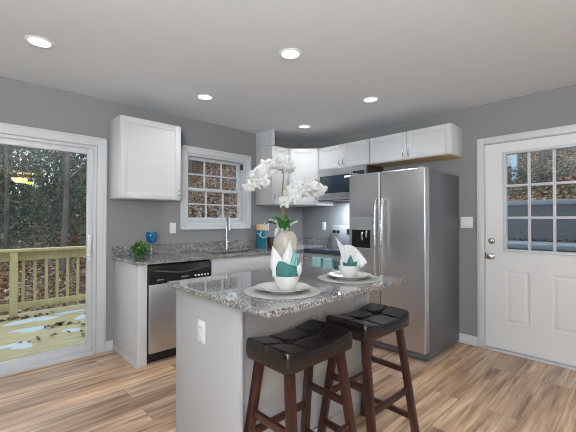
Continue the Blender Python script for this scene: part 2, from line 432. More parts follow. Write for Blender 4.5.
bm = knob_x(1.070, -2.582, [(0, -.005), (.030, -.005), (.030, .008), (.024, .015), (.018, .018), (0, .018)]); box(bm, -.038, -.016, -2.587, -2.577, 1.052, 1.088, .003)
struct('deadbolt', bm, 'chrome', slab)
struct('latch_plate', Box(-.004, .03, D1-.0125, D1-.0062, .895, .95), 'slot', d2)

# ------------------------------------------------------------------ recessed ceiling lamps
def lamp_light(parent, z, size, watts, col):
    ld = bpy.data.lights.new('lamp', 'AREA'); ld.shape = 'DISK'; ld.size = size; ld.energy = watts; ld.color = col; ld.spread = math.radians(135)
    lo = bpy.data.objects.new('lamp_light', ld); C.objects.link(lo); lo.parent = parent; lo.location = (0, 0, z)
    return lo
cans = [(-3.423, -.876, 'recessed ceiling light nearest the sliding glass door'),
        (-2.127, -1.909, 'recessed ceiling light straight above the granite island'),
        (-2.121, -.742, 'recessed ceiling light over the dishwasher and window end of the counter'),
        (-.938, -1.80, 'recessed ceiling light in front of the cabinets over the refrigerator'),
        (-.699, -.699, 'recessed ceiling light by the corner cabinet, the farthest one'),
        (-3.42, -3.3, None), (-1.2, -4.3, None), (-5.2, -2.2, None), (-2.6, -5.2, None), (-4.6, -5.4, None), (-1.0, -5.6, None)]  # the unlabelled ones are out of view, added to fill the room
first = None
for x, y, lab in cans:
    lab2 = lab or 'unseen recessed ceiling light added behind the viewer as fill'
    if first is None:
        t = thing('recessed_light', lab2, 'ceiling light', (x, y, H), 0, 'recessed ceiling lights')
        obj('trim_ring', lathe(bmesh.new(), [(.062, -.003), (.066, -.006), (.080, -.005), (.086, 0), (.062, 0)], 40), 'plate', t, local=True)
        obj('lens', lathe(bmesh.new(), [(0, -.0035), (.05, -.0035), (.062, -.002)], 40), 'lens', t, local=True)
        lamp_light(t, -.012, .12, LAMP_W, LAMP_COL)
        first = t
    else:
        t = dup(first, (x, y, H), 0, lab2, 'recessed ceiling lights')

# flush bowl fixture behind the viewer (its mirror image shows in the sliding door)
t = thing('flush_ceiling_lamp', 'amber glass bowl ceiling lamp, mirrored as an orange oval in the sliding door', 'ceiling light', (-2.70, -7.14, H))
M['amber'] = emit('lit_amber_glass', (1., .52, .18), 45.)
M['green'] = emit('lit_green_glass', (.62, .85, .06), 22.)
obj('canopy', lathe(bmesh.new(), [(0, -.03), (.07, -.03), (.085, -.015), (.085, 0), (0, 0)], 32), 'chrome', t, local=True)
obj('stem', cyl(bmesh.new(), (0, 0, -.12), (0, 0, -.02), .012), 'chrome', t, local=True)
obj('glass_bowl', lathe(bmesh.new(), [(0, -.25), (.06, -.245), (.11, -.225), (.15, -.19), (.17, -.14), (.165, -.135), (.0, -.125)], 36), 'amber', t, local=True)
obj('glass_shade', lathe(bmesh.new(), [(0, -.285), (.05, -.275), (.085, -.245), (.09, -.215), (0, -.205)], 28, c=(.20, .05, 0)), 'green', t, local=True)
obj('arm', tube(bmesh.new(), [(0, 0, -.10), (.1, .03, -.10), (.2, .05, -.13), (.2, .05, -.21)], .008, 8, 5), 'chrome', t, local=True)

# ------------------------------------------------------------------ cabinets
def shaker(wd, ht, mtx, fr=.058, th=.02, rec=.007):
    """door leaf: x 0..wd, z 0..ht, back at y=0, front at y=-th"""
    bm = bmesh.new(); b = .0015
    for a, c, d, e in ((0, fr, 0, ht), (wd-fr, wd, 0, ht), (fr, wd-fr, 0, fr), (fr, wd-fr, ht-fr, ht)):
        box(bm, a, c, -th, 0, d, e, b)
    box(bm, fr-.002, wd-fr+.002, -(th-rec), -.002, fr-.002, ht-fr+.002)
    bmesh.ops.transform(bm, matrix=mtx, verts=bm.verts); return bm
def pull(mtx, L=.10):
    """vertical bar pull centred at the origin, standing off toward -y"""
    bm = bmesh.new(); tube(bm, [(0, 0, -L/2+.012), (0, -.022, -L/2+.014), (0, -.028, -L/2+.03), (0, -.030, 0), (0, -.028, L/2-.03), (0, -.022, L/2-.014), (0, 0, L/2-.012)], .0052, 8, 4)
    bmesh.ops.transform(bm, matrix=mtx, verts=bm.verts); return bm
def faceM(x, y, z, ang): return Matrix.Translation((x, y, z)) @ Matrix.Rotation(ang, 4, 'Z')
UB, UT, UD = 1.473, 2.235, .305
# single wall cabinet by the sliding door
t = thing('wall_cabinet', 'white single-door wall cabinet hung between sliding door and window', 'cabinet', (-2.445, -.15, UB))
obj('cabinet_body', Box(-2.74, -2.15, -UD, -.001, UB, UT, .002), 'cab', t)
d = obj('cabinet_door', shaker(.58, UT-UB-.008, faceM(-2.735, -UD, UB+.004, 0)), 'cab', t)
obj('door_handle', pull(faceM(-2.183, -UD-.02, UB+.075, 0), .085), 'chrome', d)
# narrow cabinet right of the window
t = thing('wall_cabinet', 'narrow white wall cabinet immediately right of the window, behind the orchid', 'cabinet', (-.755, -.15, UB))
obj('cabinet_body', Box(-.912, -.602, -UD, -.001, UB, UT, .002), 'cab', t)
d = obj('cabinet_door', shaker(.296, UT-UB-.008, faceM(-.907, -UD, UB+.004, 0)), 'cab', t)
obj('door_handle', pull(faceM(-.875, -UD-.02, UB+.1, 0), .085), 'chrome', d)
# diagonal corner cabinet
t = thing('wall_cabinet', 'white diagonal wall cabinet filling the corner of the kitchen', 'cabinet', (-.2, -.2, UB))
obj('cabinet_body', prism(bmesh.new(), [(-.001, -.001), (-.60, -.001), (-.60, -UD-.018), (-UD-.018, -.60), (-.001, -.60)], UB, UT), 'cab', t, smooth=False)
dl = math.hypot(.277, .277)
d = obj('cabinet_door', shaker(dl-.02, UT-UB-.008, faceM(-.60+.007, -UD-.018-.007, UB+.004, -PI/4)), 'cab', t)
obj('door_handle', pull(faceM(-.355, -UD-.018-.245-.015, UB+.1, -PI/4), .085), 'chrome', d)
# over the microwave, over the refrigerator
MB = 1.935
def pair_cab(y0, y1, label, bottom):
    t = thing('wall_cabinet', label, 'cabinet', (-.15, (y0+y1)/2, bottom))
    obj('cabinet_body', Box(-UD, -.001, y1, y0, bottom+.004, UT, .002), 'cab', t)
    obj('underside', Box(-UD+.004, -.002, y1+.014, y0-.014, bottom, bottom+.006), 'maple', t)
    wd = (y0-y1)/2-.006
    for k in (0, 1):
        yy = y0-.004-k*(wd+.004)
        d = obj('cabinet_door', shaker(wd, UT-bottom-.012, faceM(-UD, yy, bottom+.008, -PI/2), .052), 'cab', t)
        hy = yy-wd+.028 if k == 0 else yy-.028
        obj('door_handle', pull(faceM(-UD-.02, hy, bottom+.07, -PI/2), .085), 'chrome', d)
pair_cab(-.603, -1.393, 'short white two-door wall cabinet mounted above the microwave', MB-.004)
pair_cab(-1.397, -2.318, 'short white two-door wall cabinet hung high above the refrigerator', 1.928)

# base cabinets
CT, CB = .914, .884
t = thing('base_cabinet', 'white end panel cabinet closing the counter left of the dishwasher', 'cabinet', (-2.64, -.3, 0))
obj('cabinet_body', Box(-2.683, -2.602, -.61, -.001, 0, CB-.001, .002), 'cab', t)
obj('shoe_moulding', Box(-2.695, -2.683, -.61, -.016, 0, .05, .004), 'trim', t)
t = thing('base_cabinet', 'white sink base cabinet below the window and faucet', 'cabinet', (-1.5, -.3, 0))
bm = Box(-1.978, -1.962, -.60, -.001, .10, CB-.001); box(bm, -1.09, -1.075, -.60, -.001, .10, CB-.001); box(bm, -1.962, -1.09, -.60, -.001, .10, .118); box(bm, -1.962, -1.09, -.015, -.001, .118, CB-.001)
box(bm, -1.978, -1.075, -.61, -.592, .10, CB-.001, .001)
obj('cabinet_body', bm, 'cab', t)
obj('toe_kick', Box(-1.978, -1.075, -.55, -.53, 0, .1), 'cab', t)
obj('false_drawer', Box(-1.97, -1.083, -.628, -.611, .72, .862, .002), 'cab', t)
for k in (0, 1):
    d = obj('cabinet_door', shaker(.438, .59, faceM(-1.97+k*.447, -.611, .115, 0)), 'cab', t)
    obj('door_handle', pull(faceM(-1.97+k*.447+(.41 if k == 0 else .028), -.631, .63, 0), .085), 'chrome', d)
t = thing('base_cabinet', 'white corner base cabinet between the sink and the range', 'cabinet', (-.4, -.35, 0))
obj('cabinet_body', prism(bmesh.new(), [(-.001, -.001), (-1.073, -.001), (-1.073, -.61), (-.61, -.61), (-.61, -.648), (-.001, -.648)], .1, CB-.001), 'cab', t, smooth=False)
obj('toe_kick', prism(bmesh.new(), [(-.01, -.01), (-1.073, -.01), (-1.073, -.55), (-.56, -.55), (-.56, -.648), (-.01, -.648)], 0, .1), 'cab', t, smooth=False)
d = obj('cabinet_door', shaker(.44, .74, faceM(-1.068, -.611, .115, 0)), 'cab', t)
obj('door_handle', pull(faceM(-1.04, -.631, .75, 0), .085), 'chrome', d)

# L-shaped granite counter with the sink cut-out
bm = bmesh.new(); K0, K1, KY0, KY1 = -1.86, -1.12, -.53, -.13
def slab_(x0, x1, y0, y1): box(bm, x0, x1, y0, y1, CB, CT, .003)
slab_(-2.712, K0, -.648, -.001); slab_(K1, -.001, -.648, -.001); slab_(K0-.003, K1+.003, -.648, KY0); slab_(K0-.003, K1+.003, KY1, -.001)
t = thing('countertop', 'grey speckled granite counter running under the window into the corner', 'countertop', (-1.4, -.3, CB))
obj('counter_slab', bm, 'granite', t, smooth=False)
bm = Box(-2.712, -.001, -.021, -.001, CT, CT+.10, .002); box(bm, -.021, -.001, -.648, -.021, CT, CT+.10, .002)
obj('backsplash', bm, 'granite', t, smooth=False)
# sink and faucet
t = thing('kitchen_sink', 'stainless double bowl sink set under the granite below the window', 'sink', (-1.49, -.33, .72))
for a, b in ((K0-.015, -1.50), (-1.48, K1+.015)):
    bm = bmesh.new()
    tb = bmesh.new(); box(tb, a, b, KY0-.015, KY1+.015, .70, CB-.001, .03, 3)
    top = [f for f in tb.faces if f.normal.z > .7]; bmesh.ops.delete(tb, geom=top, context='FACES'); merge(bm, tb)
    o = obj('basin', bm, 'steel', t)
obj('divider', Box(-1.505, -1.475, KY0, KY1, CB-.05, CB-.004, .004), 'steel', t)
t = thing('faucet', 'brushed nickel pull-down faucet arching in front of the window', 'faucet', (-1.47, -.075, CT))
fx, fy = -1.425, -.078
obj('base', lathe(bmesh.new(), [(0, CT+.0), (.027, CT), (.027, CT+.008), (.022, CT+.05), (.019, CT+.055), (.0185, CT+.13), (0, CT+.13)], 20, c=(fx, fy, 0)), 'chrome', t)
obj('spout', tube(bmesh.new(), [(fx, fy, CT+.12), (fx, fy, CT+.32), (fx-.008, fy-.018, CT+.405), (fx-.036, fy-.08, CT+.44), (fx-.062, fy-.138, CT+.40), (fx-.068, fy-.152, CT+.34)], .0125, 12, 6), 'chrome', t)
obj('spray_head', tube(bmesh.new(), [(fx-.068, fy-.151, CT+.35), (fx-.070, fy-.155, CT+.29), (fx-.072, fy-.159, CT+.235)], [.0145, .017, .019], 14), 'chrome', t)
obj('lever_handle', tube(bmesh.new(), [(fx+.012, fy, CT+.085), (fx+.05, fy, CT+.088), (fx+.105, fy, CT+.105)], [.012, .011, .007], 10), 'chrome', t)

# dishwasher
t = thing('dishwasher', 'stainless dishwasher with black control panel under the counter', 'dishwasher', (-2.29, -.3, 0))
obj('tub', Box(-2.598, -1.984, -.60, -.03, .10, CB-.004), 'blackplastic', t)
obj('toe_kick', Box(-2.598, -1.984, -.565, -.05, 0, .10), 'blackplastic', t)
dd = obj('door_panel', Box(-2.592, -1.988, -.635, -.601, .10, .70, .006), 'steel', t)
cp = obj('control_panel', Box(-2.597, -1.985, -.642, -.601, .702, .868, .006), 'blackplastic', t)
bm = bmesh.new()   # scooped pocket handle: a curved lip across the panel
def lip(u, v):
    x = -2.56+u*.54; dip = .030*math.sin(PI*u)**2
    a = v*2*PI
    return Vector((x, -.648-.010*math.cos(a), .820-dip+.008*math.sin(a)))
grid(bm, lip, 24, 8); obj('handle', bm, mat('dark_grey_plastic', (.05, .05, .055), .25), cp)
for k in range(5):
    obj('button', Box(-2.165+k*.034, -2.147+k*.034, -.645, -.640, .735, .75, .002), 'plate', cp)
obj('badge', Box(-2.53, -2.47, -.644, -.641, .735, .745, .001), 'chrome', cp)
obj('logo_strip', Box(-2.30, -2.225, -.644, -.641, .742, .75, .001), 'greyplastic', cp)

# range
RY0, RY1 = -.655, -1.392
t = thing('range', 'freestanding electric range with black glass cooktop left of the refrigerator', 'range', (-.33, -1.02, 0))
obj('body', Box(-.62, -.03, RY1, RY0, .02, .895, .004), 'steel', t)
obj('cooktop', Box(-.668, -.09, RY1, RY0, .872, .918, .006), 'blackglass', t)
M['silver'] = mat('silver_enamel', (.50, .51, .53), .3, .3)
bg_ = obj('backguard', Box(-.095, -.02, RY1, RY0, .90, 1.205, .008), 'silver', t)
for k, yy in enumerate((-.70, -.765, -1.282, -1.345)):
    bm = lathe(bmesh.new(), [(0, .026), (.018, .026), (.021, .02), (.024, .0), (0, 0)], 20, mtx=Matrix.Translation((-.095, yy, 1.12)) @ Matrix.Rotation(-PI/2, 4, 'Y'))
    obj('knob', bm, 'blackplastic', bg_)
obj('display', Box(-.098, -.094, -1.15, -.90, 1.085, 1.155), 'blackglass', bg_)
od = obj('oven_door', Box(-.66, -.621, RY1+.006, RY0-.006, .20, .862, .006), 'steel', t)
obj('oven_window', Box(-.664, -.658, RY1+.12, RY0-.12, .36, .66, .004), 'blackglass', od)
bm = tube(bmesh.new(), [(-.72, RY1+.05, .815), (-.72, RY0-.05, .815)], .012, 12)
for yy in (RY1+.08, RY0-.08): cyl(bm, (-.655, yy, .815), (-.72, yy, .815), .009, 10)
obj('oven_handle', bm, 'chrome', od)
obj('drawer', Box(-.655, -.621, RY1+.006, RY0-.006, .05, .19, .006), 'steel', t)
M['turq'] = mat('turquoise_cloth', (.36, .66, .66), .9)
for k, (a, b) in enumerate(((-.865, -1.0), (-1.03, -1.165))):
    bm = bmesh.new()
    def tw(u, v):
        y = a+(b-a)*u; L = .34; s = v*L
        ww = .0025*math.sin(u*9+v*4)
        if s < .15: return Vector((-.7045+ww*.3, y, .815-.15+s))
        if s < .19:
            q = (s-.15)/.04*PI; return Vector((-.72+.0155*math.cos(q), y, .815+.0155*math.sin(q)))
        return Vector((-.7355-ww-.004*(s-.19)/.15, y, .815-(s-.19)))
    grid(bm, tw, 10, 40)
    o = obj('dish_towel', bm, 'turq'); md = o.modifiers.new('thick', 'SOLIDIFY'); md.thickness = .003; md.offset = 0
    set_origin(o, (-.72, (a+b)/2, .66))
    tag(o, ('pale turquoise towel on the oven handle, the one nearer the corner', 'pale turquoise towel on the oven handle, the one nearer the refrigerator')[k], 'towel', 'dish towels on the oven handle')

# microwave
t = thing('microwave', 'stainless over-the-range microwave with dark window under short cabinet', 'microwave', (-.2, -1.02, 1.53))
obj('body', Box(-.36, -.004, -1.393, -.655, 1.532, 1.925, .003), mat('dark_brown_metal', (.045, .03, .025), .4), t)
fp = obj('door', Box(-.40, -.361, -1.393, -.655, 1.56, 1.928, .006), 'steel', t)
obj('door_window', Box(-.404, -.398, -1.20, -.70, 1.615, 1.835, .006), 'blackglass', fp)
obj('control_panel', Box(-.404, -.398, -1.375, -1.215, 1.60, 1.86, .003), 'blackglass', fp)
obj('clock_display', Box(-.4055, -.403, -1.17, -1.09, 1.795, 1.815), 'display', fp)
obj('vent_grille', Box(-.395, -.10, -1.385, -.66, 1.522, 1.534), 'blackplastic', t)
obj('lower_edge', Box(-.402, -.361, -1.393, -.655, 1.528, 1.558, .003), 'steel', t)
obj('door_handle', tube(bmesh.new(), [(-.40, -1.205, 1.60), (-.435, -1.205, 1.62), (-.44, -1.205, 1.73), (-.435, -1.205, 1.84), (-.40, -1.205, 1.86)], .008, 10, 5), 'chrome', fp)
ld = bpy.data.lights.new('cooktop_lamp', 'AREA'); ld.shape = 'RECTANGLE'; ld.size = .3; ld.size_y = .06; ld.energy = 13.0; ld.color = (.78, .88, 1)
lo = bpy.data.objects.new('cooktop_lamp', ld); C.objects.link(lo); lo.parent = t; lo.location = (-.0, 0, -.012); lo.rotation_euler = (0, 0, PI/2)

# refrigerator
FY0, FY1 = -1.45, -2.279
t = thing('refrigerator', 'tall stainless side-by-side refrigerator with ice dispenser', 'refrigerator', (-.4, -1.84, 0))
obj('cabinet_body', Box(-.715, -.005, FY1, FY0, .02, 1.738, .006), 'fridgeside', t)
FS = -1.82
def fdoor(y1, y0): return Box(-.805, -.722, y1, y0, .075, 1.752, .013, 4)
bm = bmesh.new()
dy0, dy1, dz0, dz1 = -1.478, -1.708, .985, 1.19     # dispenser recess
for a, b, c, d in ((FS+.003, FY0, dz1+.12, 1.752), (FS+.003, FY0, .075, dz0-.04)): pass
fz = obj('freezer_door', fdoor(FS+.003, FY0), 'steel', t)
fd = obj('fridge_door', fdoor(FY1, FS-.003), 'steel', t)
dp = obj('dispenser', Box(-.812, -.80, -1.735, -1.478, .965, 1.305, .006), 'greyplastic', fz)
bm = Box(-.8145, -.8115, -1.718, -1.495, .992, 1.175); obj('recess', bm, 'blackplastic', dp)
bm = Box(-.83, -.812, -1.725, -1.49, .968, .99, .004); obj('drip_tray', bm, 'greyplastic', dp)
bm = bmesh.new(); tube(bm, [(-.818, -1.63, 1.15), (-.83, -1.63, 1.12), (-.828, -1.63, 1.07)], .012, 8, 3); tube(bm, [(-.818, -1.68, 1.165), (-.83, -1.68, 1.13), (-.828, -1.68, 1.10)], .010, 8, 3)
obj('lever', bm, 'chrome', dp)
for par, yy in ((fz, FS+.030), (fd, FS-.046)):
    bm = tube(bmesh.new(), [(-.80, yy, .70), (-.835, yy, .72), (-.855, yy, .86), (-.862, yy, 1.08), (-.855, yy, 1.32), (-.835, yy, 1.46), (-.80, yy, 1.48)], .0150, 12, 6)
    obj('door_handle', bm, 'chrome', par)
obj('toe_grille', Box(-.775, -.70, FY1, FY0, .012, .066, .006), mat('charcoal_plastic', (.10, .10, .105), .4), t)
for yy in (FY0-.05, FY1+.05): obj('hinge_cap', Box(-.79, -.66, yy-.025, yy+.025, 1.739, 1.768, .008), 'greyplastic', t)
for yy in (FY0-.05, FY1+.05): obj('foot', cyl(bmesh.new(), (-.70, yy, 0), (-.70, yy, .03), .02), 'rubber', t)

# ------------------------------------------------------------------ island
IX0, IX1, IY0, IY1 = -2.885, -1.838, -2.362, -1.745
t = thing('kitchen_island', 'white panelled island cabinet carrying the granite top in the foreground', 'island', ((IX0+IX1)/2, -2.05, 0))
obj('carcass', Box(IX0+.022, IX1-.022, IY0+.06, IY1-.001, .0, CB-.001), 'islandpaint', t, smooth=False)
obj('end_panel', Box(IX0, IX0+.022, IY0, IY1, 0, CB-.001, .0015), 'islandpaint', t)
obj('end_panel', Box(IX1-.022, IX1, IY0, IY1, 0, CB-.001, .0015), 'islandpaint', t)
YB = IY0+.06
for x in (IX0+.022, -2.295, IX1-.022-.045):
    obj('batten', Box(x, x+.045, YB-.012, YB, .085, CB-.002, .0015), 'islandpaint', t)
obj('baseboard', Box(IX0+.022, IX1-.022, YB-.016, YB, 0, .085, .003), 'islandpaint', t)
o = obj('countertop', Box(-2.918, -1.806, -2.602, -1.694, CB, CT, .004), 'granite', smooth=False)
set_origin(o, (-2.36, -2.15, CB)); tag(o, 'grey speckled granite slab top of the island under the place settings', 'countertop')

# outlets and switches
def wall_plate(name, label, cat, mtx, kind, gang=1):
    t = thing(name, label, cat, mtx.translation, 0, None)
    inv = Matrix.Translation(mtx.translation)
    hw = .036+.023*(gang-1)
    bm = Box(-hw, hw, -.006, 0, -.058, .058, .003); bmesh.ops.transform(bm, matrix=mtx, verts=bm.verts)
    obj('cover_plate', bm, 'plate', t)
    if kind == 'outlet':
        for dz in (-.024, .024):
            bm = Box(-.017, .017, -.009, -.0055, dz-.014, dz+.014, .003); bmesh.ops.transform(bm, matrix=mtx, verts=bm.verts); so = obj('socket', bm, 'plate', t)
            bm = Box(-.008, -.005, -.0094, -.008, dz-.005, dz+.006); box(bm, .005, .008, -.0094, -.008, dz-.005, dz+.006); bmesh.ops.transform(bm, matrix=mtx, verts=bm.verts); obj('slot', bm, 'slot', so)
    else:
        for g in range(gang):
            xo = (g-(gang-1)/2)*.046
            bm = Box(xo-.017, xo+.017, -.011, -.0055, -.033, .033, .003); bmesh.ops.transform(bm, matrix=mtx, verts=bm.verts); obj('rocker', bm, 'plate', t)
wall_plate('wall_outlet', 'white outlet cover plate on the end panel of the island', 'outlet', faceM(IX0, -2.036, .697, -PI/2), 'outlet')
wall_plate('light_switch', 'white switch plate on grey wall at left edge of window trim', 'switch', faceM(-2.085, 0, 1.182, 0), 'switch')
wall_plate('wall_outlet', 'white outlet behind the teal jar and orchid leaves', 'outlet', faceM(-.715, 0, 1.185, 0), 'outlet')
wall_plate('wall_outlet', 'white outlet on the wall left of the range backguard', 'outlet', faceM(0, -.43, 1.185, -PI/2), 'outlet')
wall_plate('light_switch', 'white switch plate between the refrigerator and entry door', 'switch', faceM(0, -2.352, 1.252, -PI/2), 'switch', 2)

# ------------------------------------------------------------------ stools
def make_stool():
    t = thing('bar_stool', 'saddle-seat bar stool with black tufted cushion, nearer the island end with the outlet', 'bar stool', (0, 0, 0), 0, 'bar stools at the island')
    A, B = .222, .142; zb = .655
    def top(x, y):
        u, v = x/A, y/B
        z = .721+.028*u*u - .004*v*v
        for bx in (-.085, .085):
            d2 = (x-bx)**2+y*y
            z -= .020*math.exp(-d2/.0006)
            z -= .006*math.exp(-((x-bx)/.006)**2)
        z -= .006*math.exp(-(y/.006)**2)
        return z
    nx, ny, nr = 56, 36, 5
    bm = bmesh.new()
    # top grid with rounded shoulders, straight sides, closed underneath
    def rim(k):  # superellipse outline k of N
        a = 2*PI*k/N; n = 16
        c, s = math.cos(a), math.sin(a)
        rr = (abs(c)**n+abs(s)**n)**(-1/n); return c*rr, s*rr
    N = 160; rings = []
    for q in range(1, 45):
        s = q/44
        edge = max(0, (s-.93)/.07); drop = .013*(1-math.sqrt(max(0, 1-edge**2)))
        ring = []
        for k in range(N):
            cx, cy = rim(k); x, y = cx*A*s, cy*B*s
            ring.append(bm.verts.new((x, y, top(x, y)-drop)))
        rings.append(ring)
    cv = bm.verts.new((0, 0, top(0, 0)))
    for k in range(N): bm.faces.new((cv, rings[0][k], rings[0][(k+1) % N]))
    for f, off in ((.80, .0015), (.35, .002), (.08, 0.), (0, -.004)):
        ring = []
        for k in range(N):
            cx, cy = rim(k); x, y = cx*(A+off), cy*(B+off)
            zt = top(cx*A, cy*B)-.013
            for bx in (-.085, .085):
                g = .003*math.exp(-((x-bx)/.006)**2) if abs(cy) > .95 else 0
                y -= math.copysign(g, cy)
            if abs(cx) > .95: x -= math.copysign(.003*math.exp(-(y/.006)**2), cx)
            ring.append(bm.verts.new((x, y, zb+(zt-zb)*f)))
        rings.append(ring)
    for a, b in zip(rings, rings[1:]):
        for k in range(N): bm.faces.new((a[k], b[k], b[(k+1) % N], a[(k+1) % N]))
    bm.faces.new(rings[-1][::-1]); bmesh.ops.recalc_face_normals(bm, faces=bm.faces)
    seat = obj('seat', bm, 'leather', t, local=True)
    for bx in (-.085, .085):
        bm = sphere(bmesh.new(), (bx, 0, top(bx, 0)+.001), .010, (1, 1, .5), 8); obj('button', bm, 'leather', seat, local=True)
    hx, hy, ex, ey = .168, .094, .046, .088
    def leg_pt(sx, sy, z): k = (.66-z)/.66; return Vector((sx*(hx+ex*k), sy*(hy+ey*k), z))
    for sx in (-1, 1):
        for sy in (-1, 1):
            bm = bar(bmesh.new(), leg_pt(sx, sy, 0), leg_pt(sx, sy, .66), .038, .036, .004, vertical_ends=True); obj('leg', bm, 'stoolwood', t, local=True)
    for sx in (-1, 1):
        for z in (.40, .135): obj('stretcher', bar(bmesh.new(), leg_pt(sx, -1, z), leg_pt(sx, 1, z), .020, .034, .003), 'stoolwood', t, local=True)
    for sy in (-1, 1): obj('stretcher', bar(bmesh.new(), leg_pt(-1, sy, .295), leg_pt(1, sy, .295), .034, .020, .003, xdir=(0, 0, 1)), 'stoolwood', t, local=True)
    return t
st = make_stool(); st.location = (-2.636, -2.505, 0)
dup(st, (-2.092, -2.520, 0), math.radians(-1.5), 'saddle-seat bar stool with black tufted cushion, in front of the refrigerator', 'bar stools at the island')

# ------------------------------------------------------------------ place settings
M['mat'] = mat('woven_grey_mat', (.36, .355, .33), .8)
N_, L_, b_ = nodes(M['mat']); n_ = noise(N_, L_, coords(N_, L_), 160, 2); bump(N_, L_, b_, n_.outputs['Fac'], .5, .002)
M['linen'] = mat('white_napkin_cloth', (.66, .66, .655), .85)
M['teal'] = mat('teal_napkin_cloth', (.035, .14, .128), .8)
M['mint'] = mat('light_teal_napkin_cloth', (.14, .33, .30), .8)
def fold(base, tip, wdir, w, curl=.02, nrm=(0, -1, 0), n=12, fat=.45, lean=0):
    """one cupped folded-cloth leaf from base to tip, widest at 'fat' of its height"""
    base, tip, wd, nm = Vector(base), Vector(tip), Vector(wdir).normalized(), Vector(nrm).normalized()
    bm = bmesh.new()
    def f(u, v):
        ww = w*((v/fat)**.6 if v < fat else max(.02, 1-((v-fat)/(1-fat))**1.3)) if v > 0 else w*.35
        ww = max(ww, w*.35*(1-v))
        s = (u-.5)*2
        p = base.lerp(tip, v) + wd*(s*ww/2) + nm*(curl*(1-s*s)*math.sin(PI*min(1, v*.95+.05))) + nm*lean*v*v
        return p + nm*.003*math.sin(s*9)*(1-v*.6)
    grid(bm, f, n, 14); return bm
def join(*bms):
    a = bms[0]
    for b in bms[1:]:
        me = bpy.data.meshes.new('t'); b.to_mesh(me); b.free(); a.from_mesh(me); bpy.data.meshes.remove(me)
    return a
def thick(o, t=.002):
    md = o.modifiers.new('cloth', 'SOLIDIFY'); md.thickness = t; md.offset = 0; return o
RGT = Vector((.72, -.694, 0)); FWD = Vector((.694, .72, 0)); UPV = Vector((0, 0, 1))
def setting(cx, cy, who, bs=0.):
    o = obj('placemat', lathe(bmesh.new(), [(0, CT), (.188, CT), (.192, CT+.002), (.188, CT+.004), (.17, CT+.0035), (0, CT+.0035)], 48, c=(cx, cy, 0)), 'mat'); set_origin(o, (cx, cy, CT))
    tag(o, 'round grey woven placemat under the plate %s' % who, 'placemat', 'round placemats')
    z = CT+.004
    o = obj('dinner_plate', lathe(bmesh.new(), [(0, z), (.082, z), (.085, z+.004), (.105, z+.011), (.136, z+.020), (.138, z+.022), (.134, z+.0225), (.102, z+.0145), (.085, z+.0085), (0, z+.0075)], 48, c=(cx, cy, 0)), 'ceramic'); set_origin(o, (cx, cy, z))
    tag(o, 'round white dinner plate %s' % who, 'plate', 'dinner plates on the island')
    z += .008
    cx += RGT.x*bs; cy += RGT.y*bs
    o = obj('bowl', lathe(bmesh.new(), [(0, z+.0), (.038, z), (.040, z+.004), (.053, z+.022), (.064, z+.048), (.068, z+.069), (.0665, z+.070), (.061, z+.048), (.049, z+.02), (.036, z+.008), (0, z+.007)], 40, c=(cx, cy, 0)), 'ceramic'); set_origin(o, (cx, cy, z))
    tag(o, 'small white bowl holding napkins %s' % who, 'bowl', 'bowls on the dinner plates')
    return Vector((cx, cy, z))
bz = setting(-2.612, -2.352, 'at the island corner near the outlet', .02)
def off(c, s, u, f=0.): return c + RGT*s + UPV*u + FWD*f
# napkins of the first setting: two white peaks, teal roll in front, light teal point
c = bz
wn = join(fold(off(c, -.02, .015, .0), off(c, -.072, .215, .01), RGT + UPV*.3, .075, .020, -FWD, fat=.5),
          fold(off(c, -.005, .015, .018), off(c, .016, .245, .012), RGT - UPV*.15, .075, .018, -FWD, fat=.42),
          fold(off(c, .02, .02, .0), off(c, .075, .135, .0), RGT, .05, .016, -FWD, fat=.5),
          fold(off(c, -.02, .02, -.01), off(c, -.062, .11, -.012), RGT, .06, .014, -FWD, fat=.5))
o = thick(obj('napkin', wn, 'linen')); set_origin(o, off(c, 0, .01)); tag(o, 'white cloth napkin with tall pointed folds in the bowl near the island corner', 'napkin', 'white napkins in the bowls')
tn = bmesh.new()
def roll(u, v):
    a = -PI*.62+u*PI*1.24; r = .052*(.78+.30*math.sin(PI*min(1, v*.8+.12)))
    h = .032+v*.085+.012*math.sin(u*7)*v
    return off(c, r*math.sin(a)*1.05, h + .02*v*math.cos(a*1.0), -r*math.cos(a)*.82)
grid(tn, roll, 22, 10)
tn = join(tn, fold(off(c, 0, .04, -.035), off(c, .05, .10, -.052), RGT, .05, .01, -FWD, fat=.5), fold(off(c, 0, .045, -.03), off(c, -.035, .085, -.056), RGT, .05, .012, -FWD, fat=.5))
o = thick(obj('napkin', tn, 'teal')); set_origin(o, off(c, 0, .03)); tag(o, 'teal cloth napkin rolled in the bowl near the island corner', 'napkin', 'teal napkins in the bowls')
ln = fold(off(c, .02, .05, .012), off(c, .048, .200, .004), RGT - UPV*.2, .060, .014, -FWD, fat=.35)
fold_o = thick(obj('napkin', ln, 'mint')); set_origin(fold_o, off(c, .02, .05)); tag(fold_o, 'light teal napkin point rising behind the teal roll near the island corner', 'napkin')
